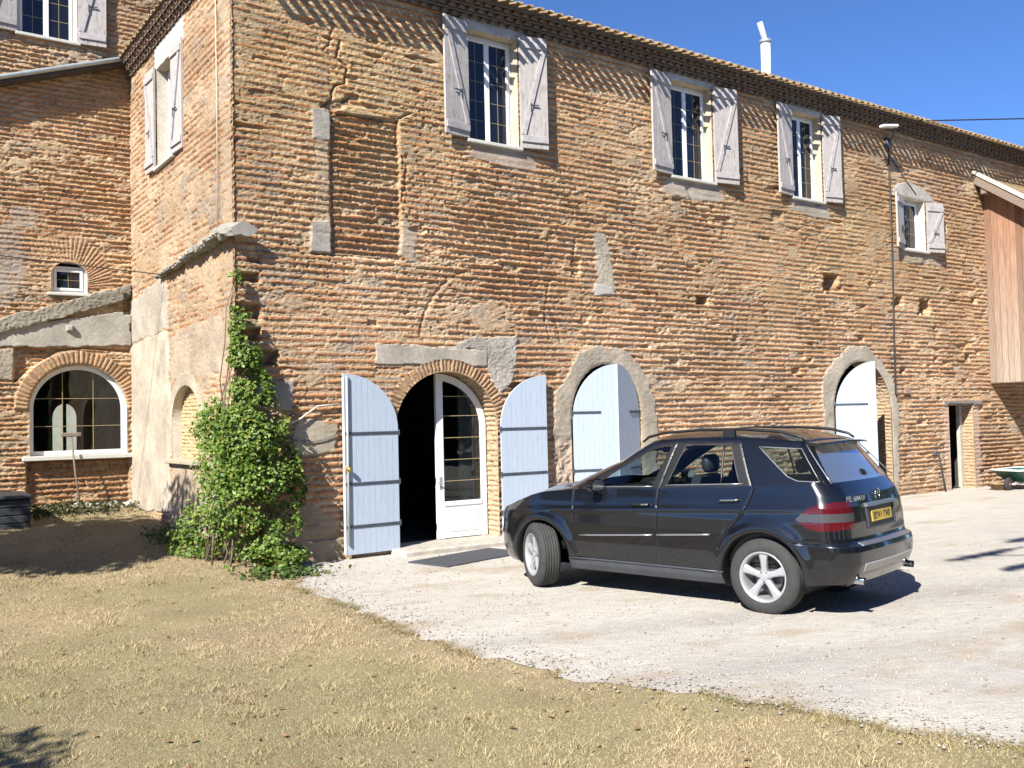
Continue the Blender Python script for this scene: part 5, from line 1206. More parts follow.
# text faces backwards (-x), reads from the car's left to its right
MT = Matrix(((0, 0, -1, 0), (-1, 0, 0, 0), (0, 1, 0, 0), (0, 0, 0, 1)))
lettering('ML', .085, Matrix.Translation(loc(tail_u(.66, 1.19) + .008, .72, 1.155)) @ Matrix.Rotation(R(-6), 4, 'Z') @ MT, chrome, tg, 'badge_lettering')
lettering('320CDI', .07, Matrix.Translation(loc(tail_u(.50, 1.19) + .012, .575, 1.157)) @ Matrix.Rotation(R(-5), 4, 'Z') @ MT, satin, tg, 'badge_lettering')
mb = MB(); mb.tube([tuple(loc(4.435, -.02, 1.365)), tuple(loc(4.40, -.2, 1.40)), tuple(loc(4.385, -.62, 1.415))], .010, 6)
c0 = loc(4.44, -.02, 1.36); mb.lathe([(0, .03), (.07, .025), (.085, 0), (.08, -.04)], 18, Matrix.Translation(c0) @ Matrix.Rotation(R(90), 4, 'Z')); mb.build('rear_wiper', trimk, tg, True)
tail_box(-.62, .62, .735, .765, -.06, .012, 'bumper_strip', satin, rb_, .004, 14)
sk = tail_box(-.62, .62, .385, .575, -.02, .012, 'skid_plate', silverp, rb_, .02, 14)
for sgn in (1, -1):
    mb = MB(); mb.tube([tuple(loc(4.40, sgn * .66, .40)), tuple(loc(4.70, sgn * .66, .395))], .036, 16, cap=False); mb.tube([tuple(loc(4.40, sgn * .66, .40)), tuple(loc(4.66, sgn * .66, .395))], .030, 16); e_ = mb.build('exhaust_tip', chrome, car, True)
    mb = MB(); mb.box(tuple(loc(4.55, sgn * .66 - .07, .34)), tuple(loc(4.4, sgn * .66 + .07, .37))); mb.build('exhaust_box', trimk, e_)
# ---- wheels
def wheel(uc, sgn, steer, vc=.805):
    c0 = Vector(loc(uc, sgn * vc, .385)); M = Matrix.Translation(c0) @ Matrix.Rotation(R(steer), 4, 'Z') @ Matrix.Rotation(0 if sgn > 0 else math.pi, 4, 'Z')
    # local: axle along y, outer side +y
    tw = .128; prof = [(.245, tw - .012), (.262, tw + .002), (.30, tw + .006), (.345, tw - .004), (.372, tw - .022), (.384, tw - .045)]
    for k_ in range(5):
        yg = tw - .060 - k_ * (2 * tw - .12) / 4; prof += [(.3855, yg + .010), (.378, yg + .006), (.378, yg - .006), (.3855, yg - .010)] if 0 < k_ < 4 or True else []
    prof += [(.384, -tw + .045), (.372, -tw + .022), (.33, -tw), (.245, -tw + .01)]
    t_ = MB(); t_.lathe(prof, 72, M); root = t_.build('wheel', rubber, car, True)
    r_ = MB(); r_.lathe([(.232, -tw + .02), (.236, tw - .05), (.262, tw - .006), (.252, tw + .001), (.240, tw - .006), (.226, tw - .030), (.222, tw - .08), (.222, -tw + .03)], 72, M)
    rim = r_.build('rim', alloy, root, True)
    s_ = MB()
    for k_ in range(5):
        th = 2 * math.pi * k_ / 5 + .3; ca, sa = math.cos(th), math.sin(th)
        def q(r, o, y): return M @ Vector((r * ca - o * sa, y, r * sa + o * ca))
        V_ = []
        for r, hw2, yo, yi in ((.035, .034, tw - .030, tw - .09), (.10, .030, tw - .026, tw - .08), (.17, .036, tw - .022, tw - .07), (.235, .052, tw - .022, tw - .06)):
            V_ += [q(r, -hw2, yo - .012), q(r, -hw2 * .55, yo), q(r, hw2 * .55, yo), q(r, hw2, yo - .012), q(r, hw2, yi), q(r, -hw2, yi)]
        s_.add(V_, [[6 * i + j, 6 * i + (j + 1) % 6, 6 * i + 6 + (j + 1) % 6, 6 * i + 6 + j] for i in range(3) for j in range(6)])
    s_.lathe([(0, tw - .022), (.03, tw - .022), (.036, tw - .028), (.062, tw - .034), (.068, tw - .05), (.068, tw - .10)], 24, M); s_.build('spokes', alloy, rim)
    d_ = MB(); d_.lathe([(0, -.02), (.16, -.02), (.165, -.04)], 32, M); d_.lathe([(0, -tw + .03), (.23, -tw + .03)], 32, M); d_.build('brake_disc', mat('brake_disc', (.16, .15, .15), .5, metal=.6), root)
    n_ = MB()
    for k_ in range(5):
        th = 2 * math.pi * (k_ + .5) / 5 + .3; p_ = Vector((.050 * math.cos(th), tw - .030, .050 * math.sin(th))); n_.tube([M @ (p_ + Vector((0, -.01, 0))), M @ (p_ + Vector((0, .0015, 0)))], .008, 8)
    n_.build('wheel_bolts', trimk, rim)
wheel(UR, 1, 0); wheel(UR, -1, 0); wheel(UF - .10, 1, -30, .86); wheel(UF, -1, -27)
# ---- cabin
def rbox(a, b_, m, name, parent, bev=.05):
    a, b_ = np.array(a), np.array(b_); lo, hi = np.minimum(a, b_), np.maximum(a, b_); mb = MB(); mb.box(tuple(lo), tuple(hi), ch=bev); o_ = mb.build(name, m, parent, True); return o_
for sgn in (1, -1):
    s_ = rbox(loc(2.10, sgn * .40 - .25, .62), loc(2.66, sgn * .40 + .25, .80), seatm, 'seat', car)
    mb = MB(); P8 = []
    for (uu, ww) in ((2.58, .78), (2.72, .76), (2.92, 1.36), (2.82, 1.38)): P8.append((uu, ww))
    V_ = [tuple(loc(a, sgn * .40 - .24, c_)) for a, c_ in P8] + [tuple(loc(a, sgn * .40 + .24, c_)) for a, c_ in P8]
    mb.add(V_, [[0, 1, 2, 3], [7, 6, 5, 4], [0, 4, 5, 1], [1, 5, 6, 2], [2, 6, 7, 3], [3, 7, 4, 0]]); mb.build('backrest', seatm, s_)
    rbox(loc(2.84, sgn * .40 - .13, 1.40), loc(2.96, sgn * .40 + .13, 1.60), seatm, 'headrest', s_, .04)
    rs_ = rbox(loc(3.55, sgn * .42 - .12, 1.36), loc(3.65, sgn * .42 + .12, 1.52), seatm, 'headrest', car, .04)
rbox(loc(3.0, -.68, .62), loc(3.55, .68, .82), seatm, 'rear_seat', car); rbox(loc(3.46, -.68, .8), loc(3.62, .68, 1.33), seatm, 'rear_backrest', car)
rbox(loc(1.35, -.78, .80), loc(1.88, .78, 1.20), trimk, 'dashboard', car, .07); rbox(loc(1.55, -.65, 1.14), loc(1.90, -.12, 1.265), trimk, 'instrument_hood', car, .05)
mb = MB(); cst = np.array(loc(2.03, -.40, 1.19)); mb.tube([tuple(cst + np.array([.19 * .42 * math.cos(t), .19 * math.sin(t), .19 * .9 * math.cos(t)])) for t in np.linspace(0, 2 * math.pi, 33)], .016, 8, cap=False)
mb.tube([tuple(cst + np.array([0, -.18, 0])), tuple(cst + np.array([0, .18, 0]))], .02, 6); mb.tube([tuple(cst), tuple(cst + np.array([.18, 0, -.06]))], .03, 8); mb.build('steering_wheel', seatm, car, True)
rbox(loc(1.0, -.80, .45), loc(4.3, .80, .55), trimk, 'cabin_floor', car, .02)
rbox(loc(4.25, -.70, .55), loc(4.42, .70, 1.22), trimk, 'tailgate_lining', car, .03)
for sgn in (1, -1): rbox(loc(1.5, sgn * .80 - .03, .5), loc(4.2, sgn * .80 + .03, 1.17), trimk, 'door_lining', car, .02)
mb = MB(); mb.box(tuple(loc(2.12, -.11, 1.60)), tuple(loc(2.08, .11, 1.67)), ch=.012); mb.build('inside_mirror', trimk, car)
for sgn in (1, -1):
    mb = MB(); mb.box(tuple(loc(2.32, sgn * .40 - .22, 1.64)), tuple(loc(2.10, sgn * .40 + .22, 1.66))); mb.build('sun_visor', mat('headlining', (.30, .29, .27), .9), car)
# ------------------------------------------------------------------ climbing plant
def leaf_cloud(name, P, Nn, size, colv, m, parent=None, org=None, droop=.3):
    """leaf-shaped folded faces at P facing roughly Nn"""
    n = len(P); Nn = Nn + .55 * rng.standard_normal((n, 3)); Nn /= np.linalg.norm(Nn, axis=1, keepdims=True) + 1e-9
    a = rng.standard_normal((n, 3)); a[:, 2] -= droop; a -= (a * Nn).sum(1, keepdims=True) * Nn; a /= np.linalg.norm(a, axis=1, keepdims=True) + 1e-9
    b_ = np.cross(Nn, a); s = size[:, None]
    def q(x, y, z): return P + s * (a * x + b_ * y + Nn * z)
    V = np.stack([q(-.5, 0, 0), q(-.15, -.42, .10), q(.35, -.30, .08), q(.62, 0, -.06), q(.35, .30, .08), q(-.15, .42, .10), q(.05, 0, -.02)], 1)
    F = np.array([(0, 1, 6), (1, 2, 6), (2, 3, 6), (3, 4, 6), (4, 5, 6), (5, 0, 6)])
    F = (F[None] + (np.arange(n) * 7)[:, None, None]).reshape(-1, 3)
    return mesh_obj(name, V.reshape(-1, 3), F, m, parent, False, np.repeat(colv, 7, 0), org=org)
def foliage_mat(name):
    m = mat(name, attr=True, rough=.45, var=.15, scale=25, spec=.35); nt = m.node_tree; b = nt.nodes['Principled BSDF']
    out = nt.nodes['Material Output']; tr = N(nt, 'ShaderNodeBsdfTranslucent'); mx = N(nt, 'ShaderNodeMixShader'); mx.inputs['Fac'].default_value = .28
    at = N(nt, 'ShaderNodeAttribute', attribute_name='Col'); br = N(nt, 'ShaderNodeMix', data_type='RGBA', blend_type='MULTIPLY'); br.inputs['Factor'].default_value = 1; br.inputs['B'].default_value = (1.4, 1.7, .6, 1)
    nt.links.new(at.outputs['Color'], br.inputs['A']); nt.links.new(br.outputs['Result'], tr.inputs['Color'])
    nt.links.new(b.outputs['BSDF'], mx.inputs[1]); nt.links.new(tr.outputs['BSDF'], mx.inputs[2]); nt.links.new(mx.outputs['Shader'], out.inputs['Surface']); return m
fol_m = foliage_mat('green_leaves'); bark_m = mat('bark', (.16, .12, .08), .9, var=.3, scale=14, bump=.06, bscale=30)
ivy = thing('climbing_plant', (.0, -.1, 0), 'leafy green creeper climbing the corner of the brick house', 'climbing plant')
blobs = [  # centre, radii, share
    ((.14, -.26, 1.85), (.58, .38, .62), 22), ((.40, -.24, 1.45), (.52, .32, .55), 15), ((.02, -.30, 1.0), (.60, .42, .60), 17), ((.25, -.32, .55), (.60, .40, .50), 14),
    ((-.35, .50, .60), (.38, .75, .45), 10), ((-.22, .25, 1.35), (.28, .55, .55), 7), ((-.22, .70, 1.95), (.20, .55, .36), 5), ((-.26, .2, 2.15), (.24, .35, .30), 4), ((.15, -.2, 2.45), (.38, .26, .42), 10), ((.06, -.17, 2.95), (.27, .20, .42), 7), ((.02, -.14, 3.45), (.19, .15, .42), 4), ((-.03, -.10, 4.0), (.13, .12, .40), 2.0),
    ((-.50, .8, .25), (.30, .5, .30), 4), ((.1, -.70, .16), (.60, .32, .18), 5), ((.65, -.40, .16), (.28, .2, .16), 1.5), ((.80, -.25, 1.1), (.16, .14, .3), 1.5)]
tot = sum(b_[2] for b_ in blobs); Ps = []; Ns = []
for c0, r0, sh in blobs:
    n = int(27000 * sh / tot); d = rng.standard_normal((n, 3)); d /= np.linalg.norm(d, axis=1, keepdims=True); d[:, 1] = np.where(rng.random(n) < .6, -np.abs(d[:, 1]), d[:, 1])
    rr = (.45 + .55 * rng.random(n) ** .5) * (.72 + .55 * fbm(d[:, 0] * 2.2 + c0[2] * 3, d[:, 2] * 2.2 + d[:, 1], 501))
    Ps.append(np.array(c0) + d * rr[:, None] * np.array(r0)); Ns.append(d)
P = np.concatenate(Ps); Nn = np.concatenate(Ns); gz = terrain(P[:, 0], P[:, 1])
clump = fbm(P[:, 0] * 5 + P[:, 1] * 3, P[:, 2] * 5, 505); k = (P[:, 2] > gz + .02) & ((P[:, 1] < -.03) | (P[:, 0] < -.03)) & (clump > .45)
P, Nn = P[k], Nn[k]; n = len(P); Nn = Nn * .6 + np.array([-.35, -.35, .5])
t_ = rng.random((n, 1)); cl = mix(np.array([.06, .125, .018]), np.array([.22, .31, .055]), t_); y_ = rng.random(n) < .07; cl[y_] = np.array([.26, .25, .05]); r_ = (rng.random(n) < .05) & (P[:, 2] < 1.2); cl[r_] = np.array([.16, .07, .05])
cl = cl * (.75 + .5 * fbm(P[:, 0] * 3, P[:, 2] * 3, 507))[:, None]
leaf_cloud('foliage', P, Nn, (.026 + .038 * rng.random(n)), cl, fol_m, ivy)
b = MB()
for k in range(16):
    x, y, z = random.uniform(-.35, .5), random.uniform(-.45, .3), 0.0; x = x if y < -.05 else -abs(x) - .05; pts = []; zt_ = random.choice([1.6, 2.1, 2.6, 3.3, 4.15])
    for i in range(9):
        f = i / 8; pts.append((x * (1 - f) + random.uniform(-.06, .06) - .05 * f, y * (1 - f) - .10 * f - .02 + random.uniform(-.03, .03), float(terrain(x, y)) - .03 + zt_ * f))
    b.tube(pts, [.016 * (1 - .7 * i / 8) for i in range(9)], 6)
b.build('stem', bark_m, ivy, True)
# weeds at the foot of the plant and along the wing
def weeds(name, cx, cy, rx, ry, h, n, label, cat, colr=(.07, .12, .03)):
    x = cx + rx * rng.standard_normal(n) * .5; y = cy + ry * rng.standard_normal(n) * .5; k = (y < WY - .05) & ((x < -.05) | (y < -.05)); x, y = x[k], y[k]; n = len(x); z = terrain(x, y) + h * rng.random(n) ** 1.5
    P = np.stack([x, y, z], -1); c = np.array(colr) * (.6 + .8 * rng.random((n, 1))); c[rng.random(n) < .15] = np.array([.25, .20, .08])
    o = leaf_cloud(name, P, np.tile([-.2, -.3, .8], (n, 1)), .03 + .04 * rng.random(n), c, fol_m, None, org=(cx, cy, float(terrain(cx, cy)))); return tag(o, label, cat, kind='stuff')
weeds('weed_patch', .25, -1.15, .55, .25, .12, 500, 'low green weeds at the foot of the creeper, on the edge of the gravel', 'weeds')
weeds('weed_patch', -1.3, 5.2, 1.3, .6, .14, 1300, 'low weeds, darkened as if in shade, along the foot of the wing under its arched window', 'weeds', (.035, .045, .02))  # leaf colour set dark to paint the shadow on the grass
weeds('weed_patch', -.45, 2.0, .28, .8, .14, 350, 'green weeds along the foot of the side wall by the plaster panel', 'weeds', (.06, .11, .03))
# ------------------------------------------------------------------ trees outside the picture that throw the shadows on the lawn and the yard
def tree(name, base, trunk, limbs, crown, nleaf, label, group, lsz=.09):
    t = thing(name, base, label, 'tree', group); bx, by, bz = base; b = MB()
    b.tube([(bx, by, bz - .1)] + [(bx + x, by + y, bz + z) for x, y, z, _ in trunk], [trunk[0][3] * 1.4] + [q[3] for q in trunk], 12); b.build('trunk', bark_m, t, True)
    for pts, r0 in limbs:
        b = MB(); k = len(pts); b.tube([(bx + x, by + y, bz + z) for x, y, z in pts], [r0 * (1 - .8 * i / (k - 1)) for i in range(k)], 8); b.build('limb', bark_m, t, True)
    Ps = []; Ns = []; tot = sum(q[2] for q in crown)
    for c0, r0, sh in crown:
        n = int(nleaf * sh / tot); d = rng.standard_normal((n, 3)); d /= np.linalg.norm(d, axis=1, keepdims=True); rr = rng.random(n) ** .4 * (.6 + .8 * fbm(d[:, 0] * 3 + c0[0], d[:, 2] * 3 + d[:, 1] * 2, 601))
        Ps.append(np.array(base) + np.array(c0) + d * rr[:, None] * np.array(r0)); Ns.append(d)
    P = np.concatenate(Ps); n = len(P); c = mix(np.array([.04, .08, .02]), np.array([.09, .13, .035]), rng.random((n, 1)))
    leaf_cloud('crown', P, np.concatenate(Ns) + np.array([0, 0, .4]), lsz * (.7 + .6 * rng.random(n)), c, fol_m, t); return t
tree('garden_tree', (-6.7, -.75, .1), [(0, 0, 1.5, .18), (.1, .1, 3., .15), (.15, .1, 4.6, .11), (.1, .1, 6.2, .06)], [([(.1, .1, 2.8), (.8, .5, 3.8), (1.5, .9, 4.6)], .08), ([(.1, .1, 3.2), (-.7, -.5, 4.2), (-1.4, -.8, 5.0)], .08), ([(.1, .1, 3.6), (.3, -.8, 4.6), (.5, -1.4, 5.4)], .07), ([(.1, .1, 3.4), (.1, 1.0, 4.4), (.2, 1.6, 5.2)], .07)],
     [((.2, .9, 4.6), (1.5, 1.6, 1.1), 5), ((-.5, .1, 5.6), (1.5, 1.5, 1.2), 5), ((.8, 1.3, 3.6), (1.0, 1.1, .8), 3), ((.5, -.4, 4.2), (.9, .9, .7), 2)], 17000, 'leafy garden tree standing on the lawn to the left of the house', 'garden trees', .12)
tree('garden_tree', (-9.2, -9.3, 0), [(0, 0, 1.5, .12), (.1, 0, 2.8, .09), (.1, .1, 4.2, .05)], [([(.1, 0, 2.), (.6, .3, 2.8), (1.0, .5, 3.4)], .05), ([(.1, 0, 2.3), (-.5, -.3, 3.0), (-.9, -.5, 3.6)], .05)], [((.2, .2, 3.5), (1.0, 1.0, .9), 5), ((.5, .2, 3.9), (.7, .8, .6), 2)], 3500, 'small tree on the near lawn left of the viewpoint', 'garden trees')
limbs = []
for (sx, sy, z, L, dz) in [(-.92, .32, 8.4, 5.6, 1.6), (-.95, .15, 8.8, 5.8, 1.2), (-.85, .45, 9.2, 4.4, 1.4), (.6, -.6, 9.0, 2.5, 1.5), (.5, .6, 9.4, 2.0, 1.4), (-.3, -.8, 8.8, 2.2, 1.5)]:
    limbs.append(([(sx * L * f, sy * L * f, z + dz * f + .12 * math.sin(f * 5)) for f in np.linspace(0, 1, 7)], .075))
tree('garden_tree', (2.0, -13.7, 0), [(0, 0, 3, .22), (.05, .05, 6, .18), (0, .1, 9, .12), (.1, .1, 12, .05)], limbs, [((-4.7, 1.65, 9.85), (.9, .10, .05), .35), ((-5.0, .8, 9.85), (.9, .09, .05), .35), ((-3.2, 1.75, 10.4), (.8, .10, .06), .3), ((.6, -.4, 11.4), (1.5, 1.5, 1.1), 6), ((1.2, .6, 10.6), (1.2, 1.2, .8), 4)], 5000, 'tall thin-limbed tree beside the viewpoint, its branches reaching over the yard', 'garden trees', .12)
# unseen trees added behind the viewpoint to cut fill light and darken reflections
bt = tree('garden_tree', (-26, -31, 0), [(0, 0, 3, .30), (.1, .1, 6, .22), (.1, 0, 9.5, .08)], [([(.1, 0, 3.5), (1.2, .6, 5), (2.4, 1.0, 6)], .12), ([(.1, 0, 4), (-1.2, -.6, 5.4), (-2.4, -.8, 6.5)], .12)],
  [((0, 0, 4.6), (4.2, 3.0, 2.6), 5), ((.8, .3, 8), (3.2, 2.6, 2.4), 4), ((-1.4, -.4, 6.4), (3.2, 2.6, 2.2), 4), ((0, 0, 2.0), (3.8, 2.4, 1.6), 3)], 6000, 'broad leafy tree added unseen behind the viewpoint to cut fill light', 'added trees behind the viewpoint', .42)
for k in range(1, 14):
    r = bt.copy(); COL.objects.link(r); r.location = (-26 + 6.2 * k, -31 + 2.5 * math.sin(k * 2.3) + (.25 * max(0, k - 8) ** 2), 0); r.rotation_euler = (0, 0, k * 1.3); r.scale = (1, 1, .85 + .25 * ((k * 37) % 10) / 10)
    for c_ in list(bt.children):
        q = c_.copy(); COL.objects.link(q); q.parent = r
for k, (tx, ty) in enumerate([(44, -27), (47, -19), (46, -11), (50, -3), (49, 5)]):  # more unseen trees, added at right to darken what the car reflects
    r = bt.copy(); COL.objects.link(r); r.location = (tx, ty, 0); r.rotation_euler = (0, 0, k * 2.1 + .4); r['label'] = 'broad leafy tree added unseen beyond the yard to darken reflections in the car'; r['group'] = 'added trees beyond the yard'
    for c_ in list(bt.children):
        q = c_.copy(); COL.objects.link(q); q.parent = r
b = MB(); b.box((-16, 24, -.3), (14, 24.35, 4.2), ch=.03); tag(b.build('garden_wall', mat('pale_render', (.62, .60, .52), .9, var=.15, scale=4), None, org=(0, 24.2, 0)), 'pale garden wall glimpsed through the arched window and the far opening of its room', 'garden wall')
# ------------------------------------------------------------------ small things
b = MB()
M = Matrix.Translation((2.17, -1.05, 0)) @ Matrix.Rotation(R(14), 4, 'Z')
b.box((0, -.82, -.035), (1.75, 0, -.012), M, .006)
dm = b.build('door_mat', mat('charcoal_mat', (.055, .06, .07), .95, var=.25, scale=40, bump=.06, bscale=200), None, org=(2.9, -1.2, -.03)); tag(dm, 'flat charcoal doormat on the gravel in front of the open arched door', 'doormat')
# rake leaning on the arched window's sill
rk = thing('rake', (-1.06, WY - .35, .55), 'wooden tool with a flat crosspiece leaning upright against the arched window', 'garden tool')
b = MB(); b.tube([(-1.02, WY - .42, .58), (-1.075, WY - .25, 1.2), (-1.12, WY - .12, 1.95)], [.018, .017, .016], 8); b.build('handle', mat('ash_handle', (.16, .135, .10), .8, var=.2), rk, True)
b = MB(); b.box((-1.30, WY - .155, 1.90), (-.95, WY - .105, 1.975), ch=.012); b.build('crosspiece', wood_m, rk)
# stones at the foot of the wing
for k_ in range(9):
    bm = bmesh.new(); bmesh.ops.create_icosphere(bm, subdivisions=2, radius=1)
    x, y = -1.45 + .18 * k_ + random.uniform(-.06, .06), WY - .28 - random.uniform(0, .25); s_ = random.uniform(.06, .14)
    for v_ in bm.verts:
        q = float(vn(np.array(v_.co.x * 1.6 + k_ * 7), np.array(v_.co.y * 1.6 + v_.co.z * 2), 701)); v_.co *= (.7 + .6 * q); v_.co.x *= s_ * 1.5; v_.co.y *= s_; v_.co.z *= s_ * .7
    V_ = [tuple(v_.co + Vector((x, y, float(terrain(x, y)) + s_ * .25))) for v_ in bm.verts]; F_ = [[q.index for q in f.verts] for f in bm.faces]; bm.free()
    o = mesh_obj('rubble_stone', V_, F_, mat('rubble', (.40, .36, .30), .95, var=.3, scale=12, bump=.06, bscale=30), None, True, org=(x, y, float(terrain(x, y)))); tag(o, 'loose pale rubble stone lying at the foot of the wing below the arched window', 'stone', 'rubble stones below the arched window')
# dark chest at the far left
ch_ = thing('garden_chest', (-2.75, WY - 1.35, .40), 'low dark blue-grey garden chest in the shade at the far left', 'chest'); chm = mat('dark_slate_paint', (.028, .034, .04), .6, var=.3)
b = MB()
for k_ in range(4): b.box((-3.5, WY - 2.0, .40 + .13 * k_), (-2.08, WY - .75, .52 + .13 * k_), ch=.012)
b.build('slatted_body', chm, ch_); b = MB(); b.box((-3.56, WY - 2.06, .92), (-2.04, WY - .70, .98), ch=.015); b.build('lid', chm, ch_)
# cables
def cable(name, p0, p1, sag, r, label, cat='cable', m=cable_m, n=30, group=None):
    p0, p1 = Vector(p0), Vector(p1); b = MB(); b.tube([p0.lerp(p1, i / n) - Vector((0, 0, sag * 4 * (i / n) * (1 - i / n))) for i in range(n + 1)], r, 6)
    return tag(b.build(name, m, None, True, org=tuple(p0)), label, cat, group)
cable('overhead_cable', (-.04, 3.55, 4.70), (-9, 2.6, 5.15), .05, .009, 'black overhead cable crossing in front of the small window to the side wall')
# wire from the bracket under the eaves out to the right
cable('overhead_cable', (16.9, -.45, 9.10), (56, -5.95, 14.6), .0, .018, 'dark overhead wire running from the eaves out to the right across the sky')
br_ = thing('eaves_bracket', (16.3, 0, 8.7), 'white floodlight on a bracket under the eaves above the smallest shuttered window', 'floodlight')
b = MB(); b.tube([(16.2, -.02, 8.55), (16.1, -.25, 8.64), (15.9, -.42, 8.78)], .02, 8); b.box((16.12, -.08, 8.42), (16.28, -.015, 8.68), ch=.01); b.build('arm', iron_m, br_, True)
b = MB(); b.box((-.30, -.08, -.035), (.30, .08, .035), Matrix.Translation((15.68, -.42, 8.78)) @ Matrix.Rotation(R(-9), 4, 'Y'), .02); b.build('lamp_housing', white_m, br_)
# conduit down the wall
cd = thing('wall_conduit', (16.15, 0, 2.3), 'thin dark conduit running down the brick wall beside the smallest shuttered window', 'conduit')
b = MB(); b.tube([(16.2, -.045, 8.45), (16.2, -.045, 6.0), (16.14, -.045, 4.0), (16.12, -.045, 2.45), (16.16, -.05, 2.38), (16.5, -.045, 2.44), (16.62, -.03, 2.5)], .017, 8); pb = b.build('pipe', cable_m, cd, True)
b = MB(); b.tube([(16.2, -.035, 8.30), (16.9, -.03, 7.75), (17.35, -.03, 7.42)], .010, 6); b.build('branch_wire', cable_m, cd, True)
b = MB(); b.box((16.50, -.07, 2.44), (16.72, -.015, 2.56), ch=.01); b.build('junction_box', mat('red_grey_box', (.35, .22, .18), .7), cd)
# old wire and stub on the wall by the left door leaf
b = MB(); b.tube([(.62, -.05, 1.98), (.95, -.07, 2.12), (1.22, -.06, 2.30), (1.60, -.05, 2.33)], .016, 8); tag(b.build('wall_cable', mat('bone_cable', (.55, .50, .40), .7), None, True, org=(.62, -.05, 1.98)), 'pale bent cable on the wall between the creeper and the left door leaf', 'cable')
b = MB(); b.tube([(.72, -.035, 1.84), (1.05, -.03, 1.76), (1.35, -.03, 1.80), (1.62, -.03, 1.90)], .010, 6); tag(b.build('wall_cable', mat('grey_cable', (.20, .18, .16), .7), None, True, org=(.72, -.03, 1.84)), 'thin dark cable sagging below the pale one beside the left door leaf', 'cable')
b = MB(); b.tube([(-.03, .62, 9.0), (-.03, .60, 7.0), (-.03, .62, 4.9)], .009, 6); tag(b.build('wall_cable', mat('bone_cable'), None, True, org=(-.03, .6, 4.9)), 'thin pale cable running straight down the side wall from the eaves', 'cable')
# pole by the small doorway
b = MB(); b.tube([(18.05, -.10, -.06), (17.86, -.05, .95), (17.80, -.04, .99), (17.62, -.04, .93)], .022, 8); tag(b.build('iron_rod', iron_m, None, True, org=(18.05, -.1, -.06)), 'bent iron rod leaning on the wall just left of the small doorway', 'rod')
# wheelbarrow
wbx, wby = 20.15, -1.0
wb = thing('wheelbarrow', (wbx, wby, -.05), 'green wheelbarrow with a pale rim at the far right by the small doorway', 'wheelbarrow'); grn = mat('green_tray', (.02, .10, .075), .45, var=.2)
b = MB(); top = [(-.95, -.38), (.55, -.42), (.55, .42), (-.95, .38)]; bot = [(-.38, -.24), (.35, -.28), (.35, .28), (-.38, .24)]
V_ = [(wbx + x, wby + y, .47) for x, y in top] + [(wbx + x, wby + y, .16) for x, y in bot] + [(wbx + x * .97, wby + y * .95, .47) for x, y in top] + [(wbx + x * .96, wby + y * .94, .18) for x, y in bot]
b.add(V_, [[0, 1, 5, 4], [1, 2, 6, 5], [2, 3, 7, 6], [3, 0, 4, 7], [4, 5, 6, 7], [9, 8, 12, 13], [10, 9, 13, 14], [11, 10, 14, 15], [8, 11, 15, 12], [15, 14, 13, 12]]); b.build('tray', grn, wb)
b = MB(); r_ = [(wbx + x, wby + y, .475) for x, y in top]; b.tube(r_ + [r_[0]], .024, 8); b.build('rim', mat('pale_rim', (.70, .72, .70), .5), wb, True)
b = MB(); M = Matrix.Translation((wbx - .80, wby, .12)); b.lathe([(.06, -.04), (.12, -.045), (.165, -.035), (.175, 0), (.165, .035), (.12, .045), (.06, .04)], 28, M); wl = b.build('wheel', rubber, wb, True)
b = MB(); b.lathe([(0, -.035), (.12, -.03), (.12, .03), (0, .035)], 20, M); b.build('hub', mat('rust_hub', (.34, .16, .09), .7), wl, True)
for s_ in (-1, 1):
    b = MB(); b.tube([(wbx - .80, wby + s_ * .08, .12), (wbx - .2, wby + s_ * .22, .15), (wbx + .5, wby + s_ * .27, .30), (wbx + 1.15, wby + s_ * .30, .50)], .018, 8); b.build('handle', zinc_m, wb, True)
    b = MB(); b.tube([(wbx - .35, wby + s_ * .24, .17), (wbx - .22, wby + s_ * .30, .12), (wbx + .05, wby + s_ * .30, -.05), (wbx + .38, wby + s_ * .27, .24)], .016, 8); b.build('leg', zinc_m, wb, True)
b = MB(); M = Matrix.Translation((19.35, -.75, -.05)) @ Matrix.Rotation(R(90), 4, 'X'); b.lathe([(0, .0), (.15, 0), (.22, .16), (.25, .17), (.25, .20), (.20, .20), (.13, .03), (0, .03)], 24, M); tag(b.build('terracotta_bowl', tile_m, None, True, org=(19.35, -.75, -.05)), 'low terracotta bowl on the ground between the small doorway and the green wheelbarrow', 'bowl')
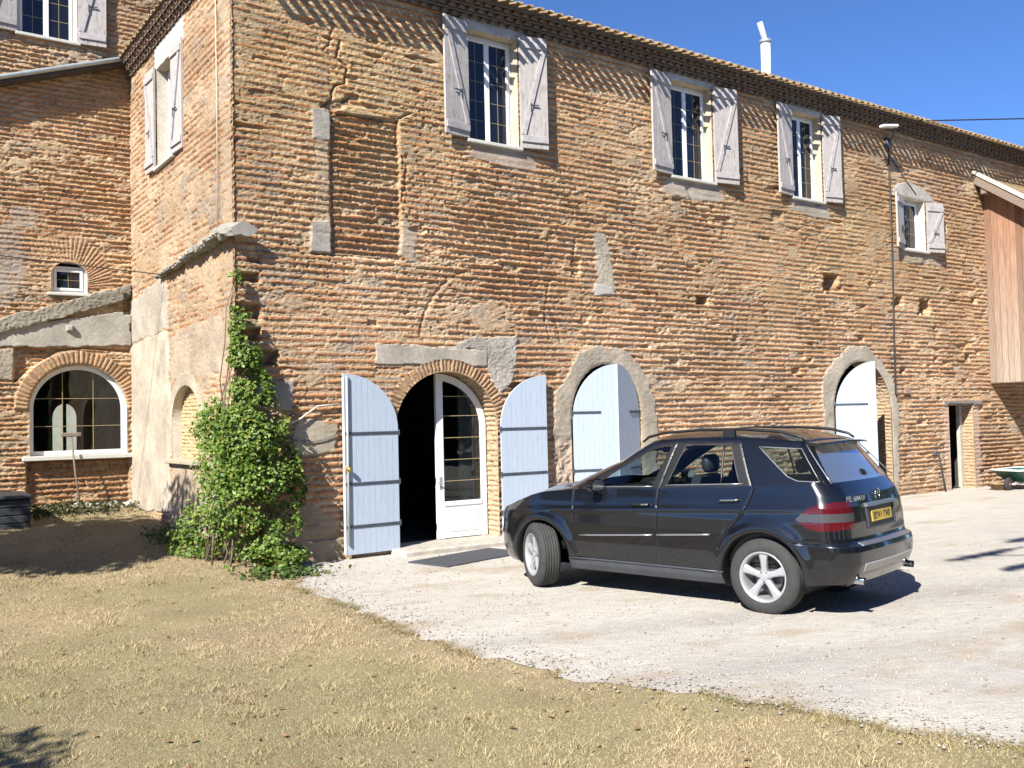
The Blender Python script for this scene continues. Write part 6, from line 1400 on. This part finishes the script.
# ------------------------------------------------------------------ camera, light
cam = bpy.data.cameras.new('camera'); co = bpy.data.objects.new('camera', cam); COL.objects.link(co)
f_, yaw, pitch, roll, cx, cy, cz = 951.8781544167394, 0.6147336355154668, 0.036695079188597615, -0.022817090481222716, -4.636894653765398, -13.444989825548676, 2.043454206368787
fw = Vector((math.sin(yaw) * math.cos(pitch), math.cos(yaw) * math.cos(pitch), math.sin(pitch)))
rt = Vector((math.cos(yaw), -math.sin(yaw), 0)); up = rt.cross(fw)
r2 = rt * math.cos(roll) + up * math.sin(roll); u2 = -rt * math.sin(roll) + up * math.cos(roll)
M = Matrix((r2, u2, -fw)).transposed().to_4x4(); M.translation = (cx, cy, cz)
co.matrix_world = M
cam.sensor_width = 36; cam.lens = f_ / 1024 * 36; cam.clip_end = 2000; cam.clip_start = .05
SC.camera = co
SUN = Vector((-1.12, -.58, 1.0)).normalized()
sl = bpy.data.lights.new('sun', 'SUN'); so = bpy.data.objects.new('sun', sl); COL.objects.link(so)
sl.energy = 5.0; sl.angle = R(.5); sl.color = (1, .95, .87)
so.rotation_euler = SUN.to_track_quat('Z', 'Y').to_euler(); so.location = (-20, -20, 20)
w = bpy.data.worlds.new('World'); SC.world = w; w.use_nodes = True
nt = w.node_tree; bg = nt.nodes['Background']
sky = nt.nodes.new('ShaderNodeTexSky'); sky.sky_type = 'NISHITA'; sky.sun_disc = False
sky.sun_elevation = math.asin(SUN.z); sky.sun_rotation = math.atan2(SUN.x, SUN.y)
sky.air_density = .65; sky.dust_density = 0; sky.ozone_density = 10; sky.altitude = 1400
nt.links.new(sky.outputs['Color'], bg.inputs['Color']); bg.inputs['Strength'].default_value = .096
vs = SC.view_settings; vs.view_transform = 'Standard'; vs.look = 'None'; vs.exposure = 1.25; vs.gamma = 1
vs.use_curve_mapping = False
SC.render.resolution_x = 1024; SC.render.resolution_y = 768
SC.render.engine = 'CYCLES'
SC.cycles.max_bounces = 8; SC.cycles.transparent_max_bounces = 16
